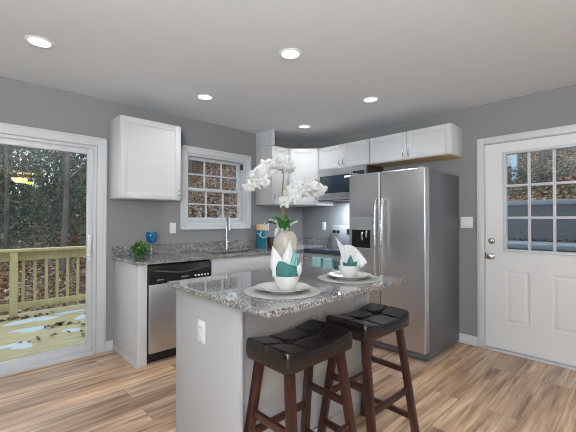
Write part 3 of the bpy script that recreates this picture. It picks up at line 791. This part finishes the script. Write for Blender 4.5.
# second setting
bz2 = setting(-2.052, -2.355, 'on the side toward the refrigerator')
c = bz2
fan = bmesh.new()
prof = [(-.085, .245), (-.066, .222), (-.047, .200), (-.03, .188), (-.018, .192), (.0, .196), (.035, .182), (.066, .154), (.096, .112), (.110, .088), (.10, .07), (.075, .055)]
def fanf(u, v):
    k = u*(len(prof)-1); i = min(int(k), len(prof)-2); tt = k-i
    s = prof[i][0]*(1-tt)+prof[i+1][0]*tt; h = prof[i][1]*(1-tt)+prof[i+1][1]*tt
    b = Vector((-.012+.03*u, .02))
    return off(c, b.x*(1-v)+s*v, b.y*(1-v)+h*v, .018-.02*v+.006*math.sin(u*22)*v + .012*math.sin(PI*u))
grid(fan, fanf, 44, 12)
fan = join(fan, fold(off(c, -.01, .015, .0), off(c, -.052, .12, -.006), RGT, .05, .012, -FWD), fold(off(c, .02, .015, .0), off(c, .062, .10, -.01), RGT, .05, .012, -FWD))
o = thick(obj('napkin', fan, 'linen')); set_origin(o, off(c, 0, .015)); tag(o, 'white cloth napkin spread as a fan in the bowl toward the refrigerator', 'napkin', 'white napkins in the bowls')
tn = join(fold(off(c, .005, .035, -.012), off(c, .006, .135, -.018), RGT, .045, .016, -FWD, fat=.4), fold(off(c, .008, .03, -.02), off(c, -.04, .092, -.026), RGT + UPV*.4, .038, .012, -FWD, fat=.5),
          fold(off(c, .0, .03, -.02), off(c, .045, .098, -.026), RGT - UPV*.5, .036, .012, -FWD, fat=.5))
def brim(u, v):
    a = 2*PI*u; r = .020+.038*v
    return off(c, r*math.cos(a), .05+.018*v+.002*math.sin(5*a), r*math.sin(a))
bb = bmesh.new(); grid(bb, brim, 28, 3); tn = join(tn, bb)
o = thick(obj('napkin', tn, 'teal')); set_origin(o, off(c, 0, .03)); tag(o, 'teal cloth napkin with small leaf folds in the bowl toward the refrigerator', 'napkin', 'teal napkins in the bowls')

# ------------------------------------------------------------------ orchid
random.seed(5)
VX, VY = -2.105, -1.838
base = Vector((VX, VY, CT))
t = thing('potted_orchid', 'white artificial orchid in a cream ceramic vase at the back of the island', 'plant', base)
M['vase'] = mat('cream_ceramic', (.66, .58, .50), .3)
N_, L_, b_ = nodes(M['vase']); n_ = noise(N_, L_, coords(N_, L_, (6, 6, 2)), 2.4, 3, .6, 1.); r_ = ramp(N_, [(.30, (.25, .15, .11)), (.35, (.50, .42, .36)), (.6, (.56, .51, .45))]); L_.new(n_.outputs['Fac'], r_.inputs[0]); L_.new(r_.outputs[0], b_.inputs['Base Color'])
obj('vase', lathe(bmesh.new(), [(0, 0), (.050, 0), (.060, .02), (.076, .07), (.086, .13), (.088, .18), (.083, .225), (.070, .258), (.054, .276), (.046, .279), (.042, .268), (.0, .262)], 36), 'vase', t, local=True)
M['stem'] = mat('orchid_stem', (.22, .17, .05), .6)
M['leafg'] = mat('orchid_leaf', (.03, .16, .03), .35)
M['leafw'] = mat('white_edged_leaf', (.62, .64, .60), .45)
N_, L_, b_ = nodes(M['leafw']); n_ = noise(N_, L_, coords(N_, L_), 16, 2); r_ = ramp(N_, [(.42, (.02, .05, .03)), (.5, (.66, .68, .64))]); L_.new(n_.outputs['Fac'], r_.inputs[0]); L_.new(r_.outputs[0], b_.inputs['Base Color'])
M['petal'] = mat('white_petal', (.60, .60, .595), .7)
def loc(s, u, f=0.): return RGT*s + UPV*u + FWD*f
def sz(px, py, f=0.): return loc((px-289)/138., (269.7-py)/138., f)
left_path = [sz(286, 238), sz(285.5, 215), sz(286, 190), sz(287, 174), sz(284, 165, -.03), sz(276, 166, -.05), sz(269, 172, -.06), sz(262, 183, -.08)]
right_path = [sz(286.5, 238), sz(287, 215, .01), sz(290, 200, .01), sz(298, 192, 0), sz(309, 184, -.02), sz(319, 181, -.04), sz(328, 190, -.05)]
obj('stem', tube(bmesh.new(), left_path, [.0055, .003], 8, 6), 'stem', t, local=True)
obj('stem', tube(bmesh.new(), right_path, [.0055, .003], 8, 6), 'stem', t, local=True)
def blade(root, tip, wd, droop, m, wdir=None):
    root, tip = Vector(root), Vector(tip); d = (tip-root); side = Vector(wdir).normalized() if wdir else d.cross(UPV).normalized()
    bm = bmesh.new()
    def f(u, v):
        ww = wd*math.sin(PI*(v*.86+.12))**.8
        s = (u-.5)*2
        return root + d*v + UPV*(droop*math.sin(PI*v)) + side*(s*ww/2) + UPV*(.012*s*s)
    grid(bm, f, 6, 14); o = obj('leaf', bm, m, t, local=True); md = o.modifiers.new('thick', 'SOLIDIFY'); md.thickness = .0015; return o
rt = sz(287, 236)
for px, py, f_, wd, dr, mm in ((276, 218, -.05, .05, .05, 'leafg'), (296, 222, -.05, .055, .05, 'leafg'), (290, 216, .05, .045, .03, 'leafg'), (282, 224, -.08, .05, .05, 'leafg'), (293, 229, -.09, .04, .05, 'leafg'), (284, 218, .06, .04, .02, 'leafg'),
                               (266, 227, -.03, .055, .06, 'leafw'), (301, 222, -.02, .05, .02, 'leafw'), (271, 222, .04, .05, .05, 'leafw'), (279, 236, -.09, .045, .05, 'leafw')):
    blade(rt, sz(px, py, f_), wd, dr, mm)
def flower_mesh():
    bm = bmesh.new(); R = .052
    for k in range(5):
        a = 2*PI*k/5+PI/2; wide = .040 if k in (1, 4) else .030; L = R if k in (1, 4) else R*.95
        m = Matrix.Rotation(a, 4, 'Z')
        def f(u, v):
            s = (u-.5)*2; ww = wide*math.sin(PI*min(1, v*.78+.16))**.75
            return m @ Vector((v*L, s*ww/2*1.15, .010*math.sin(PI*v)+.010*v*v*(1 if k in (1, 4) else -1) - .006*s*s))
        grid(bm, f, 4, 6)
    def lipf(u, v):
        a = (u-.5)*PI*1.3; r = .012*(.4+v*.8)
        return Vector((r*math.sin(a)*.9, -.008-.012*v, .008+.012*math.sin(v*2)+r*.5*math.cos(a)))
    grid(bm, lipf, 6, 4)
    me = bpy.data.meshes.new('flower'); bm.to_mesh(me); bm.free(); me.materials.append(M['petal'])
    for p in me.polygons: p.use_smooth = True
    return me
fm = flower_mesh()
def flowers(path, n, spread, t0, smin, smax, mul=.55):
    Q = catmull(path, 8); L = len(Q)
    for i in range(n):
        p = Q[int((t0+(1-t0)*(i+.5)/n)*(L-1))]
        o = bpy.data.objects.new('flower', fm); C.objects.link(o); o.parent = t
        o.location = p + RGT*random.uniform(-spread, spread) + UPV*random.uniform(-spread, spread*mul) + FWD*random.uniform(-.06, .04)
        dirv = (-FWD + RGT*random.uniform(-.9, .9) + UPV*random.uniform(-.7, .5)).normalized()
        q = dirv.to_track_quat('Z', 'Y'); q = q @ Euler((0, 0, random.uniform(-.6, .6))).to_quaternion()
        o.rotation_euler = q.to_euler(); s = random.uniform(smin, smax); o.scale = (s, s, s)
flowers([sz(293, 170, -.03), sz(290, 163, -.03), sz(284, 162, -.04), sz(276, 164, -.06), sz(270, 168, -.06), sz(265, 176, -.08), sz(260, 185, -.09)], 36, .040, .0, .8, 1.1)
flowers([sz(290, 200), sz(296, 194, -.01), sz(304, 189, -.02), sz(312, 187, -.04), sz(319, 187, -.04), sz(323, 193, -.05)], 26, .038, .0, .8, 1.1)

# ------------------------------------------------------------------ counter objects
def topiary(x, y):
    r = .070; random.seed(9)
    t = thing('boxwood_ball', 'green leafy boxwood ball on the counter left of the blue goblet', 'decoration', (x, y, CT))
    obj('core', sphere(bmesh.new(), (0, 0, r), r*.86, n=14), mat('dark_green_core', (.02, .05, .01), .9), t, local=True)  # core darker than the leaves, for contrast
    bm = bmesh.new()
    for i in range(520):
        v = Vector((random.gauss(0, 1), random.gauss(0, 1), random.gauss(0, 1))).normalized(); p = Vector((0, 0, r)) + v*r*random.uniform(.85, 1.06)
        if p.z < .002: continue
        a = (v+Vector((random.uniform(-.9, .9), random.uniform(-.9, .9), random.uniform(-.9, .9)))).normalized(); b = a.cross(v).normalized(); L = random.uniform(.014, .022)
        q = [p, p+a*L*.5+b*L*.32, p+a*L, p+a*L*.5-b*L*.32]; q = [Vector((k.x, k.y, max(.001, k.z))) for k in q]
        bm.faces.new([bm.verts.new(k) for k in q])
    m = mat('boxwood_leaf', (.08, .26, .03), .5); N, L, b = nodes(m); g = N.new('ShaderNodeNewGeometry'); rr = ramp(N, [(0, (.02, .09, .01)), (.6, (.07, .24, .025)), (1, (.26, .48, .12))]); L.new(g.outputs['Random Per Island'], rr.inputs[0]); L.new(rr.outputs[0], b.inputs['Base Color'])
    o = obj('foliage', bm, m, t, smooth=False, local=True); o['kind'] = 'stuff'
topiary(-2.512, -.185)
def tinted(name, col):
    m = bpy.data.materials.new(name); m.use_nodes = True; b = m.node_tree.nodes['Principled BSDF']
    b.inputs['Base Color'].default_value = (*col, 1); b.inputs['Transmission Weight'].default_value = .85; b.inputs['Roughness'].default_value = .03; b.inputs['IOR'].default_value = 1.45
    return m
t = thing('goblet', 'blue glass goblet on a clear stem beside the boxwood ball', 'glass', (-2.385, -.16, CT))
obj('glass_bowl', lathe(bmesh.new(), [(.002, .118), (.02, .121), (.042, .142), (.053, .175), (.053, .205), (.047, .237), (.0445, .237), (.050, .205), (.050, .176), (.039, .146), (.018, .126), (.0, .124)], 32), tinted('blue_glass', (.10, .50, .82)), t, local=True)
obj('stem', lathe(bmesh.new(), [(0, .002), (.036, .002), (.036, .004), (.012, .009), (.006, .02), (.0055, .1), (.01, .116), (0, .119)], 28), tinted('clear_glass', (.9, .95, .97)), t, local=True)
t = thing('storage_jar', 'teal glass jar with wooden lid on the counter beside the orchid', 'jar', (-.905, -.10, CT))
obj('jar_body', lathe(bmesh.new(), [(0, 0), (.056, 0), (.062, .008), (.063, .20), (.058, .222), (0, .224)], 32), mat('teal_glazed_glass', (.008, .17, .23), .12, coat=.5), t, local=True)
obj('wooden_lid', lathe(bmesh.new(), [(0, .224), (.057, .224), (.060, .232), (.060, .29), (.055, .30), (0, .30)], 32), 'maple', t, local=True)
bm = tube(bmesh.new(), [(-.062, -.01, .19), (-.045, -.052, .145), (0, -.066, .128), (.045, -.052, .145), (.062, -.01, .19)], .005, 8, 6)
obj('rope_band', bm, mat('pale_teal_rope', (.35, .62, .66), .8), t, local=True)
o = obj('wooden_crock', lathe(bmesh.new(), [(0, 0), (.045, 0), (.055, .02), (.056, .10), (.050, .128), (.044, .128), (.046, .1), (.040, .01), (0, .008)], 28), wood('dark_brown_stain', (.04, .022, .012), (.09, .05, .028), .4))
o.location = (-.745, -.13, CT); tag(o, 'dark brown pot on the counter just right of the teal jar', 'pot')
t = thing('lime', 'yellow-green lime standing against the dark brown pot', 'fruit', (-.70, -.235, CT))
obj('rind', sphere(bmesh.new(), (0, 0, .034), .034, (1, 1, 1.0)), mat('lime_rind', (.55, .55, .08), .45), t, local=True)
obj('stem', cyl(bmesh.new(), (0, 0, .066), (0, 0, .073), .004, 8), 'stem', t, local=True)

# ------------------------------------------------------------------ outside: deck
random.seed(3)
DZ = -.155; DY = 2.80
bm = bmesh.new(); y = .17
while y < DY+.12:
    box(bm, -6.2, -.9, y, y+.136, DZ-.038, DZ, .004, 1); y += .142
dk = struct('deck_floor', bm, 'deckwood'); dk.name = 'deck_floor'
bm = Box(-6.2, -.9, .16, DY+.15, DZ-.24, DZ-.04); struct('deck_frame', bm, 'deckwood')
t = thing('deck_railing', 'pale lumber deck railing with square balusters outside the sliding door', 'railing', (-3.2, DY, DZ))
for x in (-4.95, -3.215, -1.40): obj('post', Box(x-.045, x+.045, DY-.156, DY-.066, DZ-.2, .80, .003), 'railwood', t)
obj('handrail', Box(-6.2, -.9, DY-.165, DY+.03, .802, .838, .004), 'railwood', t)
obj('top_rail', Box(-6.2, -.9, DY-.065, DY-.027, .665, .800, .003), 'railwood', t)
obj('bottom_rail', Box(-6.2, -.9, DY-.065, DY-.027, -.045, .05, .003), 'railwood', t)
k = 0; x = -3.235-.142*18
while x < -1.0:
    obj('baluster', Box(x-.018, x+.018, DY-.027, DY+.010, -.10, .795, .003), 'railwood', t)
    x += .142
M['snow'] = mat('old_snow', (.50, .57, .59), .6)
N_, L_, b_ = nodes(M['snow']); n_ = noise(N_, L_, coords(N_, L_), 30, 4); bump(N_, L_, b_, n_.outputs['Fac'], .5, .01)
def snow(x, y, rx, ry, lab, a=0., hgt=.018):
    bm = bmesh.new(); n = 30; ph = [random.uniform(0, 6.28) for _ in range(4)]
    def f(u, v):
        th = 2*PI*u; rr = 1+.28*math.sin(2*th+ph[0])+.18*math.sin(3*th+ph[1])+.10*math.sin(7*th+ph[2])
        r = v*rr; lx, ly = rx*r*math.cos(th), ry*r*math.sin(th)
        return Vector((lx*math.cos(a)-ly*math.sin(a), lx*math.sin(a)+ly*math.cos(a), hgt*math.sqrt(max(0, 1-v*v))))
    grid(bm, f, n, 8); o = obj('snow_patch', bm, 'snow'); o.location = (x, y, DZ); tag(o, lab, 'snow', 'old snow on the deck')
snow(-3.02, 2.40, .24, .15, 'bluish snow patch on the deck just right of the railing post')
snow(-3.10, 1.90, .22, .08, 'long snow streak on deck boards in front of the railing post')
snow(-2.50, 2.52, .22, .07, 'snow strip lying along the railing by the door edge')
snow(-2.45, 2.10, .14, .09, 'small snow patch on the deck close to the door edge')
snow(-3.30, 1.30, .16, .11, 'snow patch at the edge of the glass, nearest the threshold')
snow(-2.72, 1.50, .12, .06, 'smallest snow patch, among dry leaves on the deck')
def rand_island(name, stops, rough=.9):
    m = mat(name, (.3, .2, .1), rough, spec=.2); N, L, b = nodes(m); g = N.new('ShaderNodeNewGeometry'); r = ramp(N, stops); L.new(g.outputs['Random Per Island'], r.inputs[0]); L.new(r.outputs[0], b.inputs['Base Color']); return m
M['leaf_brown'] = rand_island('fallen_leaf', [(0, (.03, .016, .009)), (.35, (.085, .045, .022)), (.65, (.17, .095, .048)), (.92, (.26, .165, .09)), (1, (.45, .37, .28))])
def leaf_quad(bm, p, n, L, W, curl=.2):
    n = n.normalized(); a = n.orthogonal().normalized(); th = random.uniform(0, 6.28); b = n.cross(a); d = a*math.cos(th)+b*math.sin(th); s = n.cross(d)
    bm.faces.new([bm.verts.new(q) for q in (p-d*L/2, p+s*W/2+n*curl*L, p+d*L/2, p-s*W/2+n*curl*L)])
bm = bmesh.new()
for (cx, cy, rx, ry, n) in ((-2.78, 1.85, .16, .06, 18), (-3.12, 2.62, .25, .06, 22), (-2.45, 1.62, .15, .05, 6), (-2.9, 1.45, .3, .1, 5), (-2.62, 1.15, .2, .05, 7), (-2.3, 2.2, .15, .08, 8), (-3.2, 1.5, .3, .25, 4), (-2.35, 1.3, .3, .1, 4)):
    for i in range(n): leaf_quad(bm, Vector((cx+random.gauss(0, rx*.6), min(2.7, max(.3, cy+random.gauss(0, ry*.6))), DZ+random.uniform(.004, .02))), Vector((random.uniform(-.5, .5), random.uniform(-.5, .5), 1)), random.uniform(.06, .11), random.uniform(.035, .06))
o = obj('fallen_leaves', bm, 'leaf_brown', smooth=False); tag(o, 'dry brown leaves scattered over the deck boards', 'leaves', kind='stuff')

# ------------------------------------------------------------------ outside: hillside, wall, woods
def ss(a, b, x): t_ = max(0, min(1, (x-a)/(b-a))); return t_*t_*(3-2*t_)
def terr(x, y):
    # wooded slope behind the house
    zb = -1.45 + .11*max(0, y-1) + 5.6*ss(-3.5, 13, x)*ss(1.5, 9, y) + .10*math.sin(x*.9+y*.5)+.07*math.sin(x*2.1-y*1.3)
    # bank beyond the block wall at the entry side
    zd = (1.53 + .15*(x-2.75) + .33*max(0, x-9.5)) if x > 2.7 else -.35
    k = ss(.8, 5, y)
    return zd*(1-k)+zb*k
M['litter'] = mat('leaf_litter', (.2, .13, .08), .95)
N_, L_, b_ = nodes(M['litter']); vo_ = N_.new('ShaderNodeTexVoronoi'); vo_.inputs['Scale'].default_value = 11; L_.new(coords(N_, L_), vo_.inputs['Vector'])
sc_ = N_.new('ShaderNodeSeparateColor'); L_.new(vo_.outputs['Color'], sc_.inputs[0]); r_ = ramp(N_, [(0, (.035, .022, .016)), (.45, (.12, .07, .045)), (.8, (.24, .15, .09)), (1, (.45, .36, .28))]); L_.new(sc_.outputs[0], r_.inputs[0]); L_.new(r_.outputs[0], b_.inputs['Base Color'])
def patch(name, x0, x1, y0, y1, nx, ny):
    bm = bmesh.new(); grid(bm, lambda u, v: (lambda x, y: Vector((x, y, terr(x, y))))(x0+(x1-x0)*u, y0+(y1-y0)*v), nx, ny); bmesh.ops.recalc_face_normals(bm, faces=bm.faces); 
    o = struct(name, bm, 'litter'); return o
patch('ground', -16, 30, .3, 42, 120, 110)
patch('ground_bank', .3, 30, -16, .3, 110, 60)
# retaining wall of grey blocks in two tiers
def block_mat():
    m = mat('grey_concrete_block', (.16, .17, .19), .9); N, L, b = nodes(m); v = coords(N, L, (1, 1, 1), (PI/2, 0, PI/2))
    br = N.new('ShaderNodeTexBrick'); L.new(v, br.inputs['Vector']); br.inputs['Scale'].default_value = 1; br.inputs['Brick Width'].default_value = .40; br.inputs['Row Height'].default_value = .15; br.inputs['Mortar Size'].default_value = .006
    br.inputs['Color1'].default_value = (.085, .09, .10, 1); br.inputs['Color2'].default_value = (.14, .145, .16, 1); br.inputs['Mortar'].default_value = (.05, .05, .055, 1)
    n = noise(N, L, coords(N, L), 30, 4); c = mixc(N, L, br.outputs['Color'], (.17, .175, .19, 1), n.outputs['Fac']); L.new(c, b.inputs['Base Color']); bump(N, L, b, n.outputs['Fac'], .6, .02); return m
M['block'] = block_mat(); M['cap'] = mat('pale_concrete_cap', (.27, .30, .33), .85)
t = thing('retaining_wall', 'taller rear tier of grey concrete block wall outside the entry door', 'wall', (2.52, -4, -.4), 0, 'block wall tiers')
obj('block_course', Box(2.34, 2.72, -14, .6, -.4, 1.50), 'block', t, smooth=False)
obj('cap_course', Box(2.33, 2.74, -14, .6, 1.50, 1.575, .01), 'cap', t)
t = thing('retaining_wall', 'low front tier of the block wall with a pale ledge, nearest the door', 'wall', (1.95, -4, -.4), 0, 'block wall tiers')
obj('block_course', Box(1.62, 2.30, -14, .6, -.4, .90), 'block', t, smooth=False)
obj('cap_course', Box(1.58, 2.325, -14, .6, .90, .965, .01), 'cap', t)
bm = bmesh.new()
for i in range(120): leaf_quad(bm, Vector((random.uniform(1.7, 2.25), random.uniform(-6, .4), 1.0)), Vector((random.uniform(-.4, .4), random.uniform(-.4, .4), 1)), random.uniform(.05, .1), .05)
o = obj('fallen_leaves', bm, 'leaf_brown', smooth=False); tag(o, 'dry leaves gathered on the lower ledge of the block wall', 'leaves', kind='stuff')
# leaf litter
bm = bmesh.new(); up = Vector((0, 0, 1))
for i in range(16000):
    x, y = random.uniform(-8, 4), 2.95+10*random.random()**1.4
    leaf_quad(bm, Vector((x, y, terr(x, y)+.03)), Vector((random.uniform(-.8, .8), random.uniform(-.9, .5), 1)), random.uniform(.07, .14), random.uniform(.05, .09))
for i in range(16000):
    x, y = random.uniform(-1, 14), random.uniform(5, 26)
    leaf_quad(bm, Vector((x, y, terr(x, y)+.04)), Vector((random.uniform(-.8, .8), random.uniform(-1.2, .3), 1)), random.uniform(.10, .20), random.uniform(.06, .12))
o = obj('leaf_litter', bm, 'leaf_brown', smooth=False); tag(o, 'brown fallen leaves covering the wooded slope behind the deck', 'leaves', kind='stuff')
M['leaf_tan'] = rand_island('tan_fallen_leaf', [(0, (.07, .04, .022)), (.4, (.20, .12, .065)), (.75, (.36, .24, .14)), (1, (.50, .42, .33))])
bm = bmesh.new()
for i in range(22000):
    x = 2.95+11*random.random()**1.3; y = random.uniform(-9, 2.5)
    leaf_quad(bm, Vector((x, y, terr(x, y)+.03)), Vector((random.uniform(-1.2, .3), random.uniform(-.8, .8), 1)), random.uniform(.06, .13), random.uniform(.04, .08))
o = obj('leaf_litter', bm, 'leaf_tan', smooth=False); tag(o, 'tan fallen leaves on the bank above the block wall', 'leaves', kind='stuff')
M['brush'] = rand_island('winter_undergrowth', [(0, (.03, .045, .038)), (.3, (.06, .095, .07)), (.55, (.10, .155, .11)), (.72, (.16, .14, .10)), (.9, (.20, .20, .17)), (1, (.36, .36, .34))])
def brush(n, xr, yr, hmax, size, bias=1.):
    bm = bmesh.new()
    for i in range(n):
        x, y = random.uniform(*xr), random.uniform(*yr); h = hmax*random.random()**bias
        p = Vector((x, y, terr(x, y)+h))
        if random.random() < .42:   # twig
            d = Vector((random.uniform(-1, 1), random.uniform(-.6, .6), random.uniform(-.2, 1.3))).normalized(); L = random.uniform(.25, .9); s = d.cross(Vector((0, 1, .1))).normalized()*random.uniform(.005, .011)
            b_ = [p-s, p+s, p+d*L+s*.4, p+d*L-s*.4]; bm.faces.new([bm.verts.new(q) for q in b_]); 
        else: leaf_quad(bm, p, Vector((random.uniform(-1, 1), random.uniform(-1.5, .2), random.uniform(-.3, 1))), random.uniform(.5, 1.2)*size, random.uniform(.3, .7)*size)
    return bm
o = obj('undergrowth', brush(15000, (-9, 1.5), (11, 18), 4.6, .15, 1.1), 'brush', smooth=False); tag(o, 'tangled grey-green undergrowth beyond the deck railing', 'undergrowth', kind='stuff')
o = obj('woodland', brush(34000, (-14, 14), (19, 32), 9.0, .44, 1.0), 'brush', smooth=False); tag(o, 'dense distant winter woods behind the undergrowth', 'woods', kind='stuff')
bb_ = join(brush(3500, (3.2, 5.5), (-9, 3), .55, .10, 1.3), brush(5000, (5, 16), (-9, 4), 2.0, .14, 1.6)); o = obj('bank_brush', bb_, 'brush', smooth=False); tag(o, 'sparse green brush growing on the bank above the block wall', 'undergrowth', kind='stuff')
# bare trees
M['bark'] = wood('grey_bark', (.07, .062, .055), (.17, .155, .14), .95, (9, 9, 1.5))
def tree(x, y, h, r, lab, lean=0.):
    z0 = terr(x, y)-.2
    t = thing('bare_tree', lab, 'tree', (x, y, z0), 0, 'bare trees in the woods')
    pts = [Vector((0, 0, 0)), Vector((lean*.3*h+random.uniform(-.1, .1), 0, h*.35)), Vector((lean*.7*h, random.uniform(-.2, .2), h*.7)), Vector((lean*h+random.uniform(-.3, .3), 0, h))]
    Q = catmull(pts, 5); obj('trunk', tube(bmesh.new(), Q, [r, r*.3], 9), 'bark', t, local=True)
    for k in range(7):
        p = Q[int(random.uniform(.3, .95)*(len(Q)-1))]; a = random.uniform(0, 6.28); L = random.uniform(.12, .28)*h
        e = p+Vector((math.cos(a)*L, math.sin(a)*L, L*random.uniform(.4, 1.1))); m_ = p.lerp(e, .5)+Vector((0, 0, -.06*L))
        bm = tube(bmesh.new(), [p, m_, e], [r*.38, r*.08], 6, 3)
        for q in range(3):
            s0 = p.lerp(e, random.uniform(.4, .95)); tube(bm, [s0, s0+Vector((random.uniform(-.3, .3)*L, random.uniform(-.3, .3)*L, random.uniform(.1, .6)*L))], [r*.12, r*.04], 4)
        obj('branch', bm, 'bark', t, local=True)
for i, (x, y, h, r, ln, lab) in enumerate((
    (-1.35, 9.5, 9, .10, .01, 'straight grey tree trunk in the woods near the right edge of the sliding door'),
    (-2.6, 12, 10, .08, -.02, 'slim bare tree in the middle of the sliding door view'),
    (-3.9, 11, 10, .12, .02, 'stout bare tree left of the slim one beyond the deck'),
    (-5.3, 14, 11, .13, 0, 'bare tree deep in the woods at the far left'),
    (-.4, 15, 11, .12, .03, 'leaning bare tree far behind the deck'),
    (1.9, 13, 10, .12, -.02, 'bare tree on the slope seen in the left column of window panes'),
    (4.2, 15, 11, .13, .02, 'bare tree on the slope seen in the middle column of window panes'),
    (6.6, 16, 11, .12, 0, 'bare tree on the slope seen in the right column of window panes'),
    (9.5, 19, 12, .15, .02, 'bare tree at the top of the slope behind the house'),
    (8.5, -1.6, 8, .11, .02, 'bare tree on the bank seen through the entry door glass'),
    (11.5, -4.6, 9, .13, -.02, 'second bare tree on the bank, farther up the slope'))):
    tree(x, y, h, r, lab, ln)
# evergreen behind the slope, seen in the upper window panes
M['pine'] = rand_island('evergreen_needles', [(0, (.015, .035, .02)), (.5, (.03, .07, .04)), (1, (.08, .13, .08))])
for (x, y, h, lab) in ((3.4, 19, 6.5, 'dark evergreen on the slope seen through the middle upper window pane'), (-3.0, 17, 7.5, 'dark evergreen among the woods beyond the sliding door'), (-6.0, 19, 8, 'large dark evergreen at the far left of the woods')):
    t = thing('evergreen_tree', lab, 'tree', (x, y, terr(x, y)-.2), 0, 'evergreens in the woods')
    obj('trunk', tube(bmesh.new(), [(0, 0, 0), (0, 0, h)], [.14, .02], 8), 'bark', t, local=True)
    bm = bmesh.new()
    for i in range(2600):
        k = random.random()**.8; rr = (1-k)*h*.26*math.sqrt(random.random()); a = random.uniform(0, 6.28)
        leaf_quad(bm, Vector((rr*math.cos(a), rr*math.sin(a), .5+k*(h-.5))), Vector((math.cos(a), math.sin(a), .8)), .4, .10, -.1)
    o = obj('foliage', bm, 'pine', t, smooth=False, local=True); o['kind'] = 'stuff'
# neighbour's porch post and lattice, and a pink marker, above the bank
t = thing('lattice_screen', 'white porch post with lattice high on the bank outside the door', 'lattice', (9.2, .0, 2.3))
obj('post', Box(9.13, 9.27, -.81, -.67, 2.2, 3.9, .01), mat('pale_blue_vinyl', (.52, .68, .85), .5), t)
bm = bmesh.new()
for k in range(-9, 16):
    bar(bm, (9.19, -.67+k*.085-.4, 3.04), (9.19, -.67+k*.085+.4, 3.84), .014, .028, .001); bar(bm, (9.21, -.67+k*.085+.4, 3.04), (9.21, -.67+k*.085-.4, 3.84), .014, .028, .001)
for co, no in (((0, -.672, 0), (0, -1, 0)), ((0, .2, 0), (0, 1, 0))):
    bmesh.ops.bisect_plane(bm, geom=bm.verts[:]+bm.edges[:]+bm.faces[:], plane_co=co, plane_no=no, clear_outer=True)
obj('lattice_panel', bm, 'plate', t, smooth=False)
obj('base_rail', Box(9.15, 9.25, -.67, .2, 2.98, 3.04), mat('dark_rail', (.05, .05, .05), .8), t)
t = thing('toy_sled', 'pink plastic sled lying on the bank outside the entry door', 'sled', (7.6, -2.18, terr(7.6, -2.18)))
zz = terr(7.6, -2.18)
bm = bmesh.new(); box(bm, 7.5, 7.8, -2.34, -2.06, zz+.02, zz+.09, .03, 3)
obj('shell', bm, mat('pink_plastic', (.55, .02, .12), .4), t)
obj('rope', tube(bmesh.new(), [(7.5, -2.1, zz+.06), (7.4, -2.18, zz+.05), (7.5, -2.28, zz+.06)], .012, 6, 4), 'slot', t)
